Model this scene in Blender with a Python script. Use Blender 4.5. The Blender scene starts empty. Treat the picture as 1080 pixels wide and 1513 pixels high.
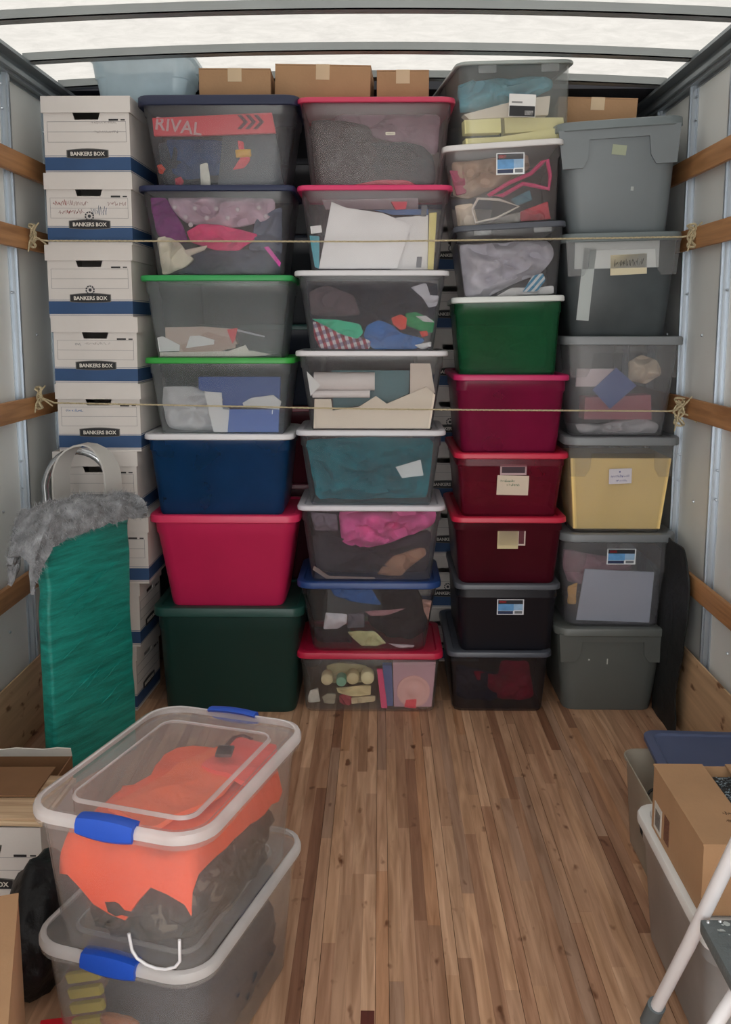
import bpy, bmesh, math, random
from mathutils import Vector, Matrix, noise
random.seed(7)
SC = bpy.context.scene
COL = SC.collection
PI = math.pi

# ---------------------------------------------------------------- camera
cam_data = bpy.data.cameras.new('camera')
cam = bpy.data.objects.new('camera', cam_data); COL.objects.link(cam)
cam_data.sensor_fit = 'VERTICAL'; cam_data.sensor_height = 36; cam_data.sensor_width = 36
cam_data.lens = 1400 / 1513 * 36
cam_data.shift_y = -71.5 / 1513
cam_data.clip_start = .05; cam_data.clip_end = 200
cam.location = (0, 0, 1.487)
cam.rotation_euler = (math.radians(90 - 8.3305), 0, math.radians(.8908))
SC.camera = cam

# ---------------------------------------------------------------- sky, exposure
world = bpy.data.worlds.new('overcast_sky'); SC.world = world; world.use_nodes = True
wn = world.node_tree; wn.nodes.clear()
wo = wn.nodes.new('ShaderNodeOutputWorld'); wb = wn.nodes.new('ShaderNodeBackground')
wb.inputs[0].default_value = (1.0, .985, .955, 1); wb.inputs[1].default_value = 3.5
wn.links.new(wb.outputs[0], wo.inputs[0])
SC.view_settings.view_transform = 'Standard'; SC.view_settings.look = 'None'
SC.view_settings.gamma = 1; SC.view_settings.exposure = 0.12
SC.view_settings.use_curve_mapping = False
SC.cycles.max_bounces = 12; SC.cycles.diffuse_bounces = 8; SC.cycles.glossy_bounces = 3
SC.cycles.transmission_bounces = 6; SC.cycles.transparent_max_bounces = 24
SC.cycles.use_denoising = True; SC.cycles.sample_clamp_indirect = 8

# ---------------------------------------------------------------- materials
def lin(c):
    c = c.lstrip('#'); v = [int(c[i:i+2], 16) / 255 for i in (0, 2, 4)]
    return tuple(x / 12.92 if x <= .04045 else ((x + .055) / 1.055) ** 2.4 for x in v)
MATS = {}
def nodes(name):
    m = bpy.data.materials.new(name); m.use_nodes = True
    n = m.node_tree.nodes; n.clear(); return m, n, m.node_tree.links
def tone(n, l, col, var, scale, coord='Object', detail=4, stretch=(1, 1, 1)):
    tc = n.new('ShaderNodeTexCoord'); mp = n.new('ShaderNodeMapping'); mp.inputs['Scale'].default_value = stretch
    l.new(tc.outputs[coord], mp.inputs[0])
    nz = n.new('ShaderNodeTexNoise'); nz.inputs['Scale'].default_value = scale; nz.inputs['Detail'].default_value = detail
    l.new(mp.outputs[0], nz.inputs['Vector'])
    cr = n.new('ShaderNodeValToRGB')
    a = tuple(max(0, x * (1 - var)) for x in col); b = tuple(min(1, x * (1 + var)) for x in col)
    cr.color_ramp.elements[0].position = .3; cr.color_ramp.elements[0].color = (*a, 1)
    cr.color_ramp.elements[1].position = .7; cr.color_ramp.elements[1].color = (*b, 1)
    l.new(nz.outputs[0], cr.inputs[0]); return cr, nz
def solid(hexc, rough=.5, var=.06, scale=9, bump=0.0, bscale=60, metal=0.0, spec=.5, sheen=0, stretch=(1, 1, 1)):
    key = ('s', hexc, rough, var, scale, bump, bscale, metal, spec, stretch)
    if key in MATS: return MATS[key]
    m, n, l = nodes('surface_' + hexc)
    o = n.new('ShaderNodeOutputMaterial'); p = n.new('ShaderNodeBsdfPrincipled')
    cr, nz = tone(n, l, lin(hexc), var, scale, stretch=stretch)
    l.new(cr.outputs[0], p.inputs['Base Color'])
    p.inputs['Roughness'].default_value = rough; p.inputs['Metallic'].default_value = metal
    p.inputs['Specular IOR Level'].default_value = spec
    if bump:
        tc = n.new('ShaderNodeTexCoord'); b = n.new('ShaderNodeBump'); z = n.new('ShaderNodeTexNoise')
        z.inputs['Scale'].default_value = bscale; z.inputs['Detail'].default_value = 5
        l.new(tc.outputs['Object'], z.inputs['Vector']); l.new(z.outputs[0], b.inputs['Height'])
        b.inputs['Strength'].default_value = bump; b.inputs['Distance'].default_value = .01
        l.new(b.outputs[0], p.inputs['Normal'])
    l.new(p.outputs[0], o.inputs[0]); MATS[key] = m; return m
def clear(hexc, alpha=.3, rough=.28, spec=.5):
    """milky translucent plastic: part of the light goes straight through, part is scattered"""
    lift = (.42 if sum(lin(hexc)) > .15 else .04) if alpha < .5 else 0.0
    if alpha < .5: alpha *= .44
    key = ('c', hexc, alpha, rough)
    if key in MATS: return MATS[key]
    m, n, l = nodes('clear_plastic_' + hexc)
    o = n.new('ShaderNodeOutputMaterial'); c = tuple(x + (.85 - x) * lift for x in lin(hexc))
    tr = n.new('ShaderNodeBsdfTransparent'); df = n.new('ShaderNodeBsdfDiffuse'); tl = n.new('ShaderNodeBsdfTranslucent')
    gl = n.new('ShaderNodeBsdfGlossy'); gl.inputs['Roughness'].default_value = rough
    cr, nz = tone(n, l, c, .12, 5)
    for s in (df, tl): l.new(cr.outputs[0], s.inputs[0])
    k = .55; tr.inputs[0].default_value = tuple(1 - k * alpha * (1 - x) for x in c) + (1,)
    m1 = n.new('ShaderNodeMixShader'); m1.inputs[0].default_value = .45
    l.new(df.outputs[0], m1.inputs[1]); l.new(tl.outputs[0], m1.inputs[2])
    m2 = n.new('ShaderNodeMixShader')
    mr = n.new('ShaderNodeMapRange'); mr.inputs['To Min'].default_value = alpha * .8; mr.inputs['To Max'].default_value = min(1, alpha * 1.2)
    l.new(nz.outputs[0], mr.inputs[0]); l.new(mr.outputs[0], m2.inputs[0])
    l.new(tr.outputs[0], m2.inputs[1]); l.new(m1.outputs[0], m2.inputs[2])
    fr = n.new('ShaderNodeLayerWeight'); fr.inputs[0].default_value = .5
    pw = n.new('ShaderNodeMath'); pw.operation = 'POWER'; pw.inputs[1].default_value = 5; l.new(fr.outputs['Facing'], pw.inputs[0])
    ma = n.new('ShaderNodeMath'); ma.operation = 'MULTIPLY_ADD'; ma.inputs[1].default_value = .5; ma.inputs[2].default_value = .028; l.new(pw.outputs[0], ma.inputs[0])
    m3 = n.new('ShaderNodeMixShader'); l.new(ma.outputs[0], m3.inputs[0])
    l.new(m2.outputs[0], m3.inputs[1]); l.new(gl.outputs[0], m3.inputs[2])
    l.new(m3.outputs[0], o.inputs[0]); MATS[key] = m; return m
def wood(name, ca, cb, grain=1.0, rough=.55, axis=1, byobj=False, knots=True, spec=.4):
    m, n, l = nodes(name)
    o = n.new('ShaderNodeOutputMaterial'); p = n.new('ShaderNodeBsdfPrincipled')
    tc = n.new('ShaderNodeTexCoord'); mp = n.new('ShaderNodeMapping')
    sc = [22 * grain] * 3; sc[axis] = 1.3 * grain; mp.inputs['Scale'].default_value = sc
    geo = n.new('ShaderNodeNewGeometry')
    l.new(geo.outputs['Position'], mp.inputs[0])
    nz = n.new('ShaderNodeTexNoise'); nz.inputs['Scale'].default_value = 2.6; nz.inputs['Detail'].default_value = 7; nz.inputs['Distortion'].default_value = .7
    l.new(mp.outputs[0], nz.inputs['Vector'])
    cr = n.new('ShaderNodeValToRGB')
    cr.color_ramp.elements[0].position = .3; cr.color_ramp.elements[0].color = (*lin(ca), 1)
    cr.color_ramp.elements[1].position = .68; cr.color_ramp.elements[1].color = (*lin(cb), 1)
    l.new(nz.outputs[0], cr.inputs[0]); last = cr.outputs[0]
    if byobj:
        oi = n.new('ShaderNodeObjectInfo'); mx = n.new('ShaderNodeMix'); mx.data_type = 'RGBA'; mx.blend_type = 'MULTIPLY'
        mx.inputs[0].default_value = 1; l.new(last, mx.inputs[6]); l.new(oi.outputs['Color'], mx.inputs[7]); last = mx.outputs[2]
    if knots:
        mp2 = n.new('ShaderNodeMapping'); s2 = [34] * 3; s2[axis] = 16; mp2.inputs['Scale'].default_value = s2
        l.new(geo.outputs['Position'], mp2.inputs[0])
        n2 = n.new('ShaderNodeTexNoise'); n2.inputs['Scale'].default_value = .62; n2.inputs['Detail'].default_value = 2.5
        l.new(mp2.outputs[0], n2.inputs['Vector'])
        c2 = n.new('ShaderNodeValToRGB'); c2.color_ramp.elements[0].position = .655; c2.color_ramp.elements[0].color = (1, 1, 1, 1)
        c2.color_ramp.elements[1].position = .73; c2.color_ramp.elements[1].color = (.34, .24, .18, 1)
        l.new(n2.outputs[0], c2.inputs[0])
        mx = n.new('ShaderNodeMix'); mx.data_type = 'RGBA'; mx.blend_type = 'MULTIPLY'; mx.inputs[0].default_value = 1
        l.new(last, mx.inputs[6]); l.new(c2.outputs[0], mx.inputs[7]); last = mx.outputs[2]
    l.new(last, p.inputs['Base Color'])
    r = n.new('ShaderNodeMapRange'); r.inputs['To Min'].default_value = rough - .1; r.inputs['To Max'].default_value = rough + .12
    l.new(nz.outputs[0], r.inputs[0]); l.new(r.outputs[0], p.inputs['Roughness'])
    p.inputs['Specular IOR Level'].default_value = spec
    b = n.new('ShaderNodeBump'); b.inputs['Strength'].default_value = .25; b.inputs['Distance'].default_value = .002
    l.new(nz.outputs[0], b.inputs['Height']); l.new(b.outputs[0], p.inputs['Normal'])
    l.new(p.outputs[0], o.inputs[0]); return m
def fabric_pattern(kind, c1, c2):
    m, n, l = nodes('cloth_' + kind); o = n.new('ShaderNodeOutputMaterial'); p = n.new('ShaderNodeBsdfPrincipled')
    p.inputs['Roughness'].default_value = .9
    tc = n.new('ShaderNodeTexCoord'); mp = n.new('ShaderNodeMapping'); l.new(tc.outputs['Object'], mp.inputs[0])
    def wave(rot, sc, direction='X'):
        q = n.new('ShaderNodeMapping'); q.inputs['Rotation'].default_value = (0, rot, 0); l.new(tc.outputs['Object'], q.inputs[0])
        w = n.new('ShaderNodeTexWave'); w.bands_direction = direction; w.inputs['Scale'].default_value = sc; w.inputs['Distortion'].default_value = .6
        l.new(q.outputs[0], w.inputs['Vector'])
        r = n.new('ShaderNodeValToRGB'); r.color_ramp.elements[0].position = .48; r.color_ramp.elements[1].position = .56
        l.new(w.outputs[0], r.inputs[0]); return r
    a = wave(.3 if kind == 'plaid' else -.75, 13 if kind == 'plaid' else 17)
    mx = n.new('ShaderNodeMix'); mx.data_type = 'RGBA'
    mx.inputs[6].default_value = (*lin(c1), 1); mx.inputs[7].default_value = (*lin(c2), 1)
    last = mx.outputs[2]; l.new(a.outputs[0], mx.inputs[0])
    if kind == 'plaid':
        b = wave(.3, 10, 'Z'); m2 = n.new('ShaderNodeMix'); m2.data_type = 'RGBA'; m2.blend_type = 'MULTIPLY'
        l.new(b.outputs[0], m2.inputs[0]); l.new(last, m2.inputs[6]); m2.inputs[7].default_value = (.42, .35, .5, 1); last = m2.outputs[2]
    l.new(last, p.inputs['Base Color']); l.new(p.outputs[0], o.inputs[0]); return m

# ---------------------------------------------------------------- mesh helpers
def tag(o, label=None, cat=None, group=None, kind=None):
    if label: o['label'] = label
    if cat: o['category'] = cat
    if group: o['group'] = group
    if kind: o['kind'] = kind
    return o
def link(name, me, mat=None, parent=None, loc=None, rot=None):
    if mat is not None and not me.materials: me.materials.append(mat)
    o = bpy.data.objects.new(name, me); COL.objects.link(o)
    if parent is not None: o.parent = parent
    if loc is not None: o.location = loc
    if rot is not None: o.rotation_euler = rot
    return o
def done(bm, name='shape', smooth=None):
    bmesh.ops.recalc_face_normals(bm, faces=bm.faces)
    me = bpy.data.meshes.new(name); bm.to_mesh(me); bm.free()
    if smooth is not None:
        for p in me.polygons: p.use_smooth = True
        me.set_sharp_from_angle(angle=smooth)
    return me
def empty(name, loc=(0, 0, 0), rz=0, ry=0, rx=0):
    o = bpy.data.objects.new(name, None); COL.objects.link(o)
    o.location = loc; o.rotation_euler = (rx, ry, rz); o.empty_display_size = .05; return o
def thicken(bm, t):
    """turn an open sheet into a closed one, t thick"""
    bmesh.ops.recalc_face_normals(bm, faces=bm.faces); bm.normal_update()
    vs = list(bm.verts); bound = [e for e in bm.edges if e.is_boundary]; fs = list(bm.faces)
    cp = {v: bm.verts.new(v.co - v.normal * t) for v in vs}
    for f in fs: bm.faces.new([cp[v] for v in reversed(f.verts)])
    for e in bound:
        a, b = e.verts; bm.faces.new((a, b, cp[b], cp[a]))
def add_box(bm, a, b, mat=None, bevel=0):
    x0, y0, z0 = a; x1, y1, z1 = b
    v = [bm.verts.new(p) for p in ((x0,y0,z0),(x1,y0,z0),(x1,y1,z0),(x0,y1,z0),(x0,y0,z1),(x1,y0,z1),(x1,y1,z1),(x0,y1,z1))]
    if mat is not None:
        for q in v: q.co = mat @ q.co
    fs = [bm.faces.new([v[i] for i in f]) for f in ((3,2,1,0),(4,5,6,7),(0,1,5,4),(1,2,6,5),(2,3,7,6),(3,0,4,7))]
    if bevel:
        es = list({e for f in fs for e in f.edges})
        bmesh.ops.bevel(bm, geom=es, offset=bevel, segments=2, affect='EDGES', profile=.6)
def box(name, a, b, mat, parent=None, bevel=0, M=None, **k):
    bm = bmesh.new(); add_box(bm, a, b, M, bevel)
    return link(name, done(bm, name, .6 if bevel else None), mat, parent)
def rr(w, d, r, n=4, cx=0, cy=0):
    r = min(r, w / 2 - 1e-4, d / 2 - 1e-4); pts = []
    for sx, sy, a0 in ((1, 1, 0), (-1, 1, PI/2), (-1, -1, PI), (1, -1, 3*PI/2)):
        for i in range(n + 1):
            a = a0 + PI/2 * i / n
            pts.append((cx + sx * (w/2 - r) + r * math.cos(a), cy + sy * (d/2 - r) + r * math.sin(a)))
    return pts
def loft(bm, rings, cap0=True, cap1=True):
    """rings: list of lists of 3D points of equal count"""
    R = [[bm.verts.new(p) for p in r] for r in rings]; n = len(R[0])
    for a, b in zip(R, R[1:]):
        for i in range(n):
            j = (i + 1) % n; bm.faces.new((a[i], a[j], b[j], b[i]))
    if cap0: bm.faces.new(R[0][::-1])
    if cap1: bm.faces.new(R[-1])
    return R
def tube_mesh(bm, pts, r, n=8, closed=False, flat=1.0):
    pts = [Vector(p) for p in pts]; rings = []; up = Vector((0, 0, 1)); prev = None
    for i, p in enumerate(pts):
        t = (pts[min(i+1, len(pts)-1)] - pts[max(i-1, 0)]).normalized()
        if prev is None:
            s = t.cross(up if abs(t.z) < .95 else Vector((0, 1, 0))).normalized()
        else:
            s = (prev - t * prev.dot(t)).normalized()
        prev = s; u = t.cross(s)
        rad = r[i] if isinstance(r, (list, tuple)) else r
        rings.append([p + rad * (math.cos(2*PI*k/n) * s + flat * math.sin(2*PI*k/n) * u) for k in range(n)])
    loft(bm, rings)
def tube(name, pts, r, mat, parent=None, n=8, flat=1.0):
    bm = bmesh.new(); tube_mesh(bm, pts, r, n, flat=flat); return link(name, done(bm, name, .9), mat, parent)
def prism(bm, pts2, y0, y1, f=None):
    """outline in (x,z), extruded in y; f maps (x,y,z) to a point"""
    f = f or (lambda x, y, z: (x, y, z))
    A = [bm.verts.new(f(x, y0, z)) for x, z in pts2]; B = [bm.verts.new(f(x, y1, z)) for x, z in pts2]
    n = len(A); bm.faces.new(A); bm.faces.new(B[::-1])
    for i in range(n):
        j = (i + 1) % n; bm.faces.new((A[j], A[i], B[i], B[j]))
def resample(poly, n):
    P = [Vector((x, y)) for x, y in poly]; L = [(P[(i+1) % len(P)] - P[i]).length for i in range(len(P))]
    tot = sum(L); out = []; i = 0; acc = 0
    for k in range(n):
        s = tot * k / n
        while acc + L[i] < s and i < len(L) - 1: acc += L[i]; i += 1
        out.append(P[i].lerp(P[(i+1) % len(P)], (s - acc) / max(L[i], 1e-9)))
    return out
def soft(bm, poly, f, d, t, seed, amp=.55, n=40, rings=11, dim=.2):
    """crumpled cloth pad: outline poly, f(u,v,depth)->point, front near depth d, thickness t"""
    out = resample(poly, n); amp = 1.0 if t < .07 else .7
    for _ in range(1):
        out = [(out[i-1] + out[i] * 4 + out[(i+1) % n]) / 6 for i in range(n)]
    c = sum(out, Vector((0, 0))) / n; off = Vector((seed * 3.7, seed * 1.3, seed))
    def pt(i, s, back):
        q = c + (out[i] - c) * s
        w = f(q.x, q.y, 0)
        nz = noise.noise(Vector((w[0] * 26, w[2] * 26, 0)) + off)
        fold = 1 - abs(noise.noise(Vector((w[0] * 14 + w[2] * 9, w[2] * 21 - w[0] * 8, 3)) + off)) * 2
        edge = max(0, s) ** 5
        dd = d + t * (.45 * edge + amp * (.55 * (nz + .5) + .62 * (1 - fold)) * (1 - edge * .5))
        if back: dd = d + t * (1 - .35 * edge)
        return f(q.x, q.y, max(d, dd))
    ss = [1 - (1 - k / rings) ** 1.25 for k in range(1, rings + 1)]
    R = [[bm.verts.new(pt(i, s, False)) for i in range(n)] for s in ss]
    B = [bm.verts.new(pt(i, .97, True)) for i in range(n)]; R.append(B)
    c0 = bm.verts.new(pt(0, 0, False))
    for i in range(n):
        bm.faces.new((c0, R[0][i], R[0][(i+1) % n]))
    for a, b in zip(R, R[1:]):
        for i in range(n):
            j = (i+1) % n; bm.faces.new((a[i], b[i], b[j], a[j]))
    bm.faces.new(B)
TXT = {}
def text_mesh(body, size, depth=.0004, bold=0.0, spacing=1.0, shear=0.0):
    key = (body, size, depth, bold, spacing, shear)
    if key in TXT: return TXT[key]
    cu = bpy.data.curves.new('lettering', 'FONT'); cu.body = body; cu.size = size; cu.extrude = depth; cu.offset = bold
    cu.align_x = 'CENTER'; cu.align_y = 'CENTER'; cu.resolution_u = 2; cu.space_character = spacing; cu.shear = shear
    o = bpy.data.objects.new('tmp', cu); COL.objects.link(o)
    dg = bpy.context.evaluated_depsgraph_get(); dg.update()
    me = bpy.data.meshes.new_from_object(o.evaluated_get(dg)); bpy.data.objects.remove(o)
    me.transform(Matrix.Rotation(PI/2, 4, 'X')); me.name = 'lettering'; TXT[key] = me; return me
def scribble(bm, x0, z0, w, h, y, letters, seed, r=.0007):
    """illegible handwriting: a pen line looping along x"""
    rnd = random.Random(seed); pts = []; n = letters * 5
    for i in range(n + 1):
        u = i / n
        z = z0 + h * (.5 + .5 * math.sin(i * 2.3 + rnd.uniform(-.8, .8))) * rnd.uniform(.55, 1)
        x = x0 + w * u + rnd.uniform(-.25, .25) * w / letters
        if rnd.random() < .13 and len(pts) > 2:
            tube_mesh(bm, pts, r, 4, flat=.5); pts = []
        pts.append((x, y, z))
    if len(pts) > 1: tube_mesh(bm, pts, r, 4, flat=.5)

# ---------------------------------------------------------------- the truck body
M_PANEL = solid('d9dcda', .35, .04, 3, .05, 25)
M_ALU = solid('b4bcc4', .32, .08, 12, metal=.75, stretch=(1, 1, .1))
M_RAIL = solid('8c9498', .45, .08, 6, metal=.55)
M_SLAT = wood('slat_wood', '96683f', 'be8c5e', .8, axis=1, knots=False)
M_PLY = wood('plywood', 'b09070', 'd0b08c', .5, axis=1, knots=True)
M_FLOOR = wood('floor_wood', 'ac9684', 'dccabc', 1.0, .5, byobj=True, knots=True)
M_UNDER = solid('3a2a1e', .8)
M_DARK = solid('4a4c54', .7)
M_CARD = solid('a4805e', .8, .07, 7, .1, 90)
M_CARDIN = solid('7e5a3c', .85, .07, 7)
XL, XR, Y0, Y1 = -1.305, 1.15, -.6, 4.75
ZR = 2.427

floor = box('floor', (XL, Y0, -.06), (XR, Y1, -.012), M_UNDER); floor['kind'] = 'structure'
# hardwood floor strips, one object each where the camera sees them
strip_meshes = {}
def strip(x, y, L, w, tint, dz=0):
    k = round(L, 2)
    if k not in strip_meshes:
        bm = bmesh.new(); add_box(bm, (-w/2, 0, -.012), (w/2, k, 0))
        me = done(bm, 'floor_strip'); strip_meshes[k] = me
    o = link('floor_strip', strip_meshes[k], M_FLOOR, floor, (x, y, dz)); o.color = (*tint, 1); return o
TINTS = [(.52,.38,.285), (.40,.275,.20), (.54,.395,.295), (.33,.21,.15), (.63,.48,.365), (.42,.32,.26), (.50,.33,.22), (.60,.44,.32), (.26,.155,.11), (.44,.30,.22)]
WGT = [18, 8, 18, 4, 8, 9, 8, 14, 2, 9]
rnd = random.Random(11)
SW = .0325; nrow = int((1.12 + 1.276) / SW) + 1; cnt = 0
bmr = bmesh.new()
prev = None
for i in range(nrow):
    x = -1.276 + SW * (i + .5)
    gap = .0020 if (i % 5 == 4) else .00025
    y = 1.34 - rnd.random() * .5
    for_end = 3.62
    if x < -.75: y = 2.2 + rnd.random() * .2
    if x > .60 and x < 1.0: y = 1.34 - rnd.random() * .3
    start = y
    while y < for_end:
        L = rnd.choice([.45, .6, .75, .9, 1.05, 1.2, 1.35])
        if y + L > for_end: L = round(max(.15, for_end - y), 2)
        t = rnd.choices(TINTS, WGT)[0]
        while t == prev: t = rnd.choices(TINTS, WGT)[0]
        prev = t
        k = 1.42 * rnd.uniform(.92, 1.08)
        o = strip(x, y, L - .0006, SW, tuple(min(1, c * k) for c in t), rnd.uniform(-.0004, 0)); o.scale.x = (SW - gap) / SW
        cnt += 1; y += L
    add_box(bmr, (x - (SW-gap)/2, for_end + .001, -.012), (x + (SW-gap)/2, Y1, -.0005))
    add_box(bmr, (x - (SW-gap)/2, Y0, -.012), (x + (SW-gap)/2, start - .001, -.0005))
o = link('floor_strips', done(bmr, 'floor_strips'), M_FLOOR, floor); o.color = (.6, .44, .32, 1); o['kind'] = 'stuff'
# the very dark strip in the middle of the floor
o = strip(-1.276 + SW * 38.5, 1.30, .58, SW, (.16, .045, .035), .0006); o.scale.x = .92

def wall(side):
    s = -1 if side == 'left' else 1
    xw = XL if s < 0 else XR
    root = box('wall_' + side, (min(xw, xw + s*.03), Y0, -.02), (max(xw, xw + s*.03), Y1, ZR), solid('c4c8c8', .5)); root['kind'] = 'structure'
    def bx(name, xa, ya, za, xb, yb, zb, mat, bevel=0):
        a, b = sorted((xw - s*xa, xw - s*xb))
        return box(name, (a, ya, za), (b, yb, zb), mat, root, bevel)
    posts = [3.385 + .405*k for k in range(-9, 4)] if s < 0 else [3.205 + .41*k for k in range(-9, 4)]
    for a, b in zip([Y0 - .03] + posts, posts + [Y1 - .03]):
        bx('wall_panel', .001, a + .032, .0, .006, b - .032, 2.42, M_PANEL)
    for p in posts:
        bm = bmesh.new()
        for (ya, yb, d) in ((-.036, -.020, .010), (-.020, .020, .024), (.020, .036, .010), (-.006, .006, .029)):
            a, b = sorted((xw, xw - s*d)); add_box(bm, (a, p + ya, 0), (b, p + yb, 2.42))
        link('wall_post', done(bm, 'wall_post'), M_ALU, root)
    for z in (2.045, 1.79, 1.19, .57):
        bx('wooden_slat', .030, Y0, z - .037, .050 if s < 0 else .046, Y1 - .05, z + .037, M_SLAT, .004)
    bx('kickboard', .030, Y0, .002, .036, Y1 - .05, .265 if s < 0 else .32, M_PLY)
    bm = bmesh.new()
    for (d0, z0, d1, z1) in ((0, 2.34, .035, 2.425), (.035, 2.35, .05, 2.365), (.035, 2.39, .075, 2.402), (0, 2.33, .012, 2.37)):
        a, b = sorted((xw - s*d0, xw - s*d1)); add_box(bm, (a, Y0, z0), (b, Y1, z1))
    link('top_rail', done(bm, 'top_rail'), M_RAIL, root)
    rv = bmesh.new()
    for p in posts[6:]:
        for z in (2.30, 2.22, 1.6, 1.0, .9):
            for dy in (-.028, .028):
                bmesh.ops.create_icosphere(rv, subdivisions=1, radius=.005, matrix=Matrix.Translation((xw - s*.011, p + dy, z)))
        for z in (2.34, 1.45, .85, .42):
            bmesh.ops.create_icosphere(rv, subdivisions=1, radius=.006, matrix=Matrix.Translation((xw - s*.008, p - .2, z)))
    o = link('rivets', done(rv, 'rivets'), M_ALU, root); o['kind'] = 'stuff'
    return root
wall_left = wall('left'); wall_right = wall('right')
wall_back = box('wall_back', (XL, Y1 - .03, 0), (XR, Y1, ZR), M_DARK); wall_back['kind'] = 'structure'

# translucent fibreglass roof
m, n, l = nodes('fibreglass_roof')
o_ = n.new('ShaderNodeOutputMaterial'); tl = n.new('ShaderNodeBsdfTranslucent'); df = n.new('ShaderNodeBsdfDiffuse'); mx = n.new('ShaderNodeMixShader')
cr, nz = tone(n, l, (.262, .256, .245), .13, 9, detail=12, stretch=(1, 1.6, 1)); mx.inputs[0].default_value = .12
nz.inputs['Roughness'].default_value = .75; nz.inputs['Distortion'].default_value = .6
l.new(cr.outputs[0], tl.inputs[0]); l.new(cr.outputs[0], df.inputs[0]); l.new(tl.outputs[0], mx.inputs[1]); l.new(df.outputs[0], mx.inputs[2]); l.new(mx.outputs[0], o_.inputs[0])
bm = bmesh.new(); NX = 12
def arch(x): return .035 * (1 - ((x + .08) / 1.23) ** 2)
rows = [[bm.verts.new((XL + (XR-XL) * i / NX, y, ZR + arch(XL + (XR-XL)*i/NX))) for i in range(NX + 1)] for y in (Y0, 3.96)]
for i in range(NX): bm.faces.new((rows[0][i], rows[0][i+1], rows[1][i+1], rows[1][i]))
ceiling = link('ceiling', done(bm, 'ceiling'), m); ceiling['kind'] = 'structure'
box('roof_cap', (XL, 3.96, ZR - .01), (XR, Y1, ZR + .03), M_DARK, ceiling)
M_BOW = solid('8f9494', .5, .06, 5, metal=.4)
for y in [3.49 - .44 * k for k in range(10)] + [3.86]:
    bm = bmesh.new(); NB = 14
    for (dy0, dy1, z0, z1) in ((-.022, .022, -.032, -.028), (-.022, -.018, -.032, -.002), (.018, .022, -.032, -.002)):
        ring = []
        for i in range(NB + 1):
            x = XL + .05 + (XR - XL - .10) * i / NB; a = arch(x) + ZR
            ring.append([(x, y+dy0, a+z0), (x, y+dy1, a+z0), (x, y+dy1, a+z1), (x, y+dy0, a+z1)])
        loft(bm, ring)
    link('roof_bow', done(bm, 'roof_bow'), M_BOW, ceiling)

# ---------------------------------------------------------------- totes
def tote_rings(w, d, h, bot, wall, step=True, lift=0.0, r=.035):
    """outer rings (w,d,r,z) of a tapered tub from base to rim"""
    def at(t, grow=0): k = bot + (.95 - bot) * t; return k
    out = [(w*bot - .012, d*bot - .012, r*.8, lift), (w*bot, d*bot, r, lift + .010)]
    if step:
        k1 = at(.78); out += [(w*k1, d*k1, r, h*.78), (w*k1 + .009, d*k1 + .009, r, h*.80), (w*.945, d*.945, r, h - .012)]
    else:
        k1 = at(.5); out += [(w*k1, d*k1, r, h*.5), (w*.945, d*.945, r, h - .012)]
    return out
def make_tote(name, label, cat, xc, yf, w, d, z0, z1, body, lid, bot=.83, alpha=.3, lidt=.018, r=.04, rim=.012,
              rz=0, ry=0, group='stacked lidded storage tubs', step=True, opaque=False, handles=None, lid_mat=None, body_rough=.28, rx=0):
    h = z1 - z0
    yc = yf + d / 2
    t = empty(name, (xc, yc, z0), rz, ry, rx); tag(t, label, cat, group)
    bm = bmesh.new(); wt = .0025
    rg = tote_rings(w, d, h, bot, wt, step, r=r)
    rings = [[(x, y, z) for x, y in rr(a, b, q)] + [] for a, b, q, z in rg]
    rings = [[(x, y, rg[i][3]) for x, y, *_ in R] for i, R in enumerate(rings)]
    inner = [[(x, y, max(z, .0045)) for x, y in rr(a - 2*wt, b - 2*wt, q)] for a, b, q, z in rg[::-1]][:-1]
    loft(bm, rings + inner)
    bmat = solid(body, .42, .05, 6, spec=.45) if opaque else clear(body, alpha, body_rough)
    link('body', done(bm, 'body', .7), bmat, t)
    if lid:
        bm = bmesh.new(); zz = h - lidt
        L = [(w*.955, d*.955, r, zz + .004), (w - .006, d - .006, r, zz - .002), (w, d, r, zz + .001), (w, d, r, h - .007),
             (w - .004, d - .004, r, h - .002), (w - .012, d - .012, r, h), (w - .050, d - .050, r*.8, h), (w - .060, d - .060, r*.8, h - .006)]
        loft(bm, [[(x, y, z) for x, y in rr(a, b, q)] for a, b, q, z in L])
        lm = lid_mat or solid(lid, .38, .05, 5, spec=.5)
        link('lid', done(bm, 'lid', .6), lm, t)
    geo = dict(t=t, w=w, d=d, h=h, bot=bot, xc=xc, yc=yc, z0=z0, step=step)
    def f(u, v, dep):
        """a point on the inside of the front wall: u across, v up, dep behind it (tote's own coordinates)"""
        k = bot + (.95 - bot) * min(v, 1) * (1 if not step else 1)
        wi = w * k - .008; return (-wi/2 + wi*u, -(d*k)/2 + .005 + dep, .006 + (h - .030) * v)
    geo['f'] = f
    def g(u, v, dep=0):
        """a point on the outside of the front wall"""
        k = bot + (.95 - bot) * v
        if step and v > .80: k = max(k, .945 + .0)
        return (-(w*k)/2 + w*k*u, -(d*k)/2 - dep - (.0045 if step and .78 < v else 0), h * v)
    geo['g'] = g
    return geo
def face_frame(G, u, v):
    """matrix placing (x,y,z) relative to a point of the sloping front face"""
    p = Vector(G['g'](u, v)); slope = math.atan(G['d'] * (.95 - G['bot']) / 2 / G['h'])
    return Matrix.Translation(p) @ Matrix.Rotation(slope, 4, 'X')
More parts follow.
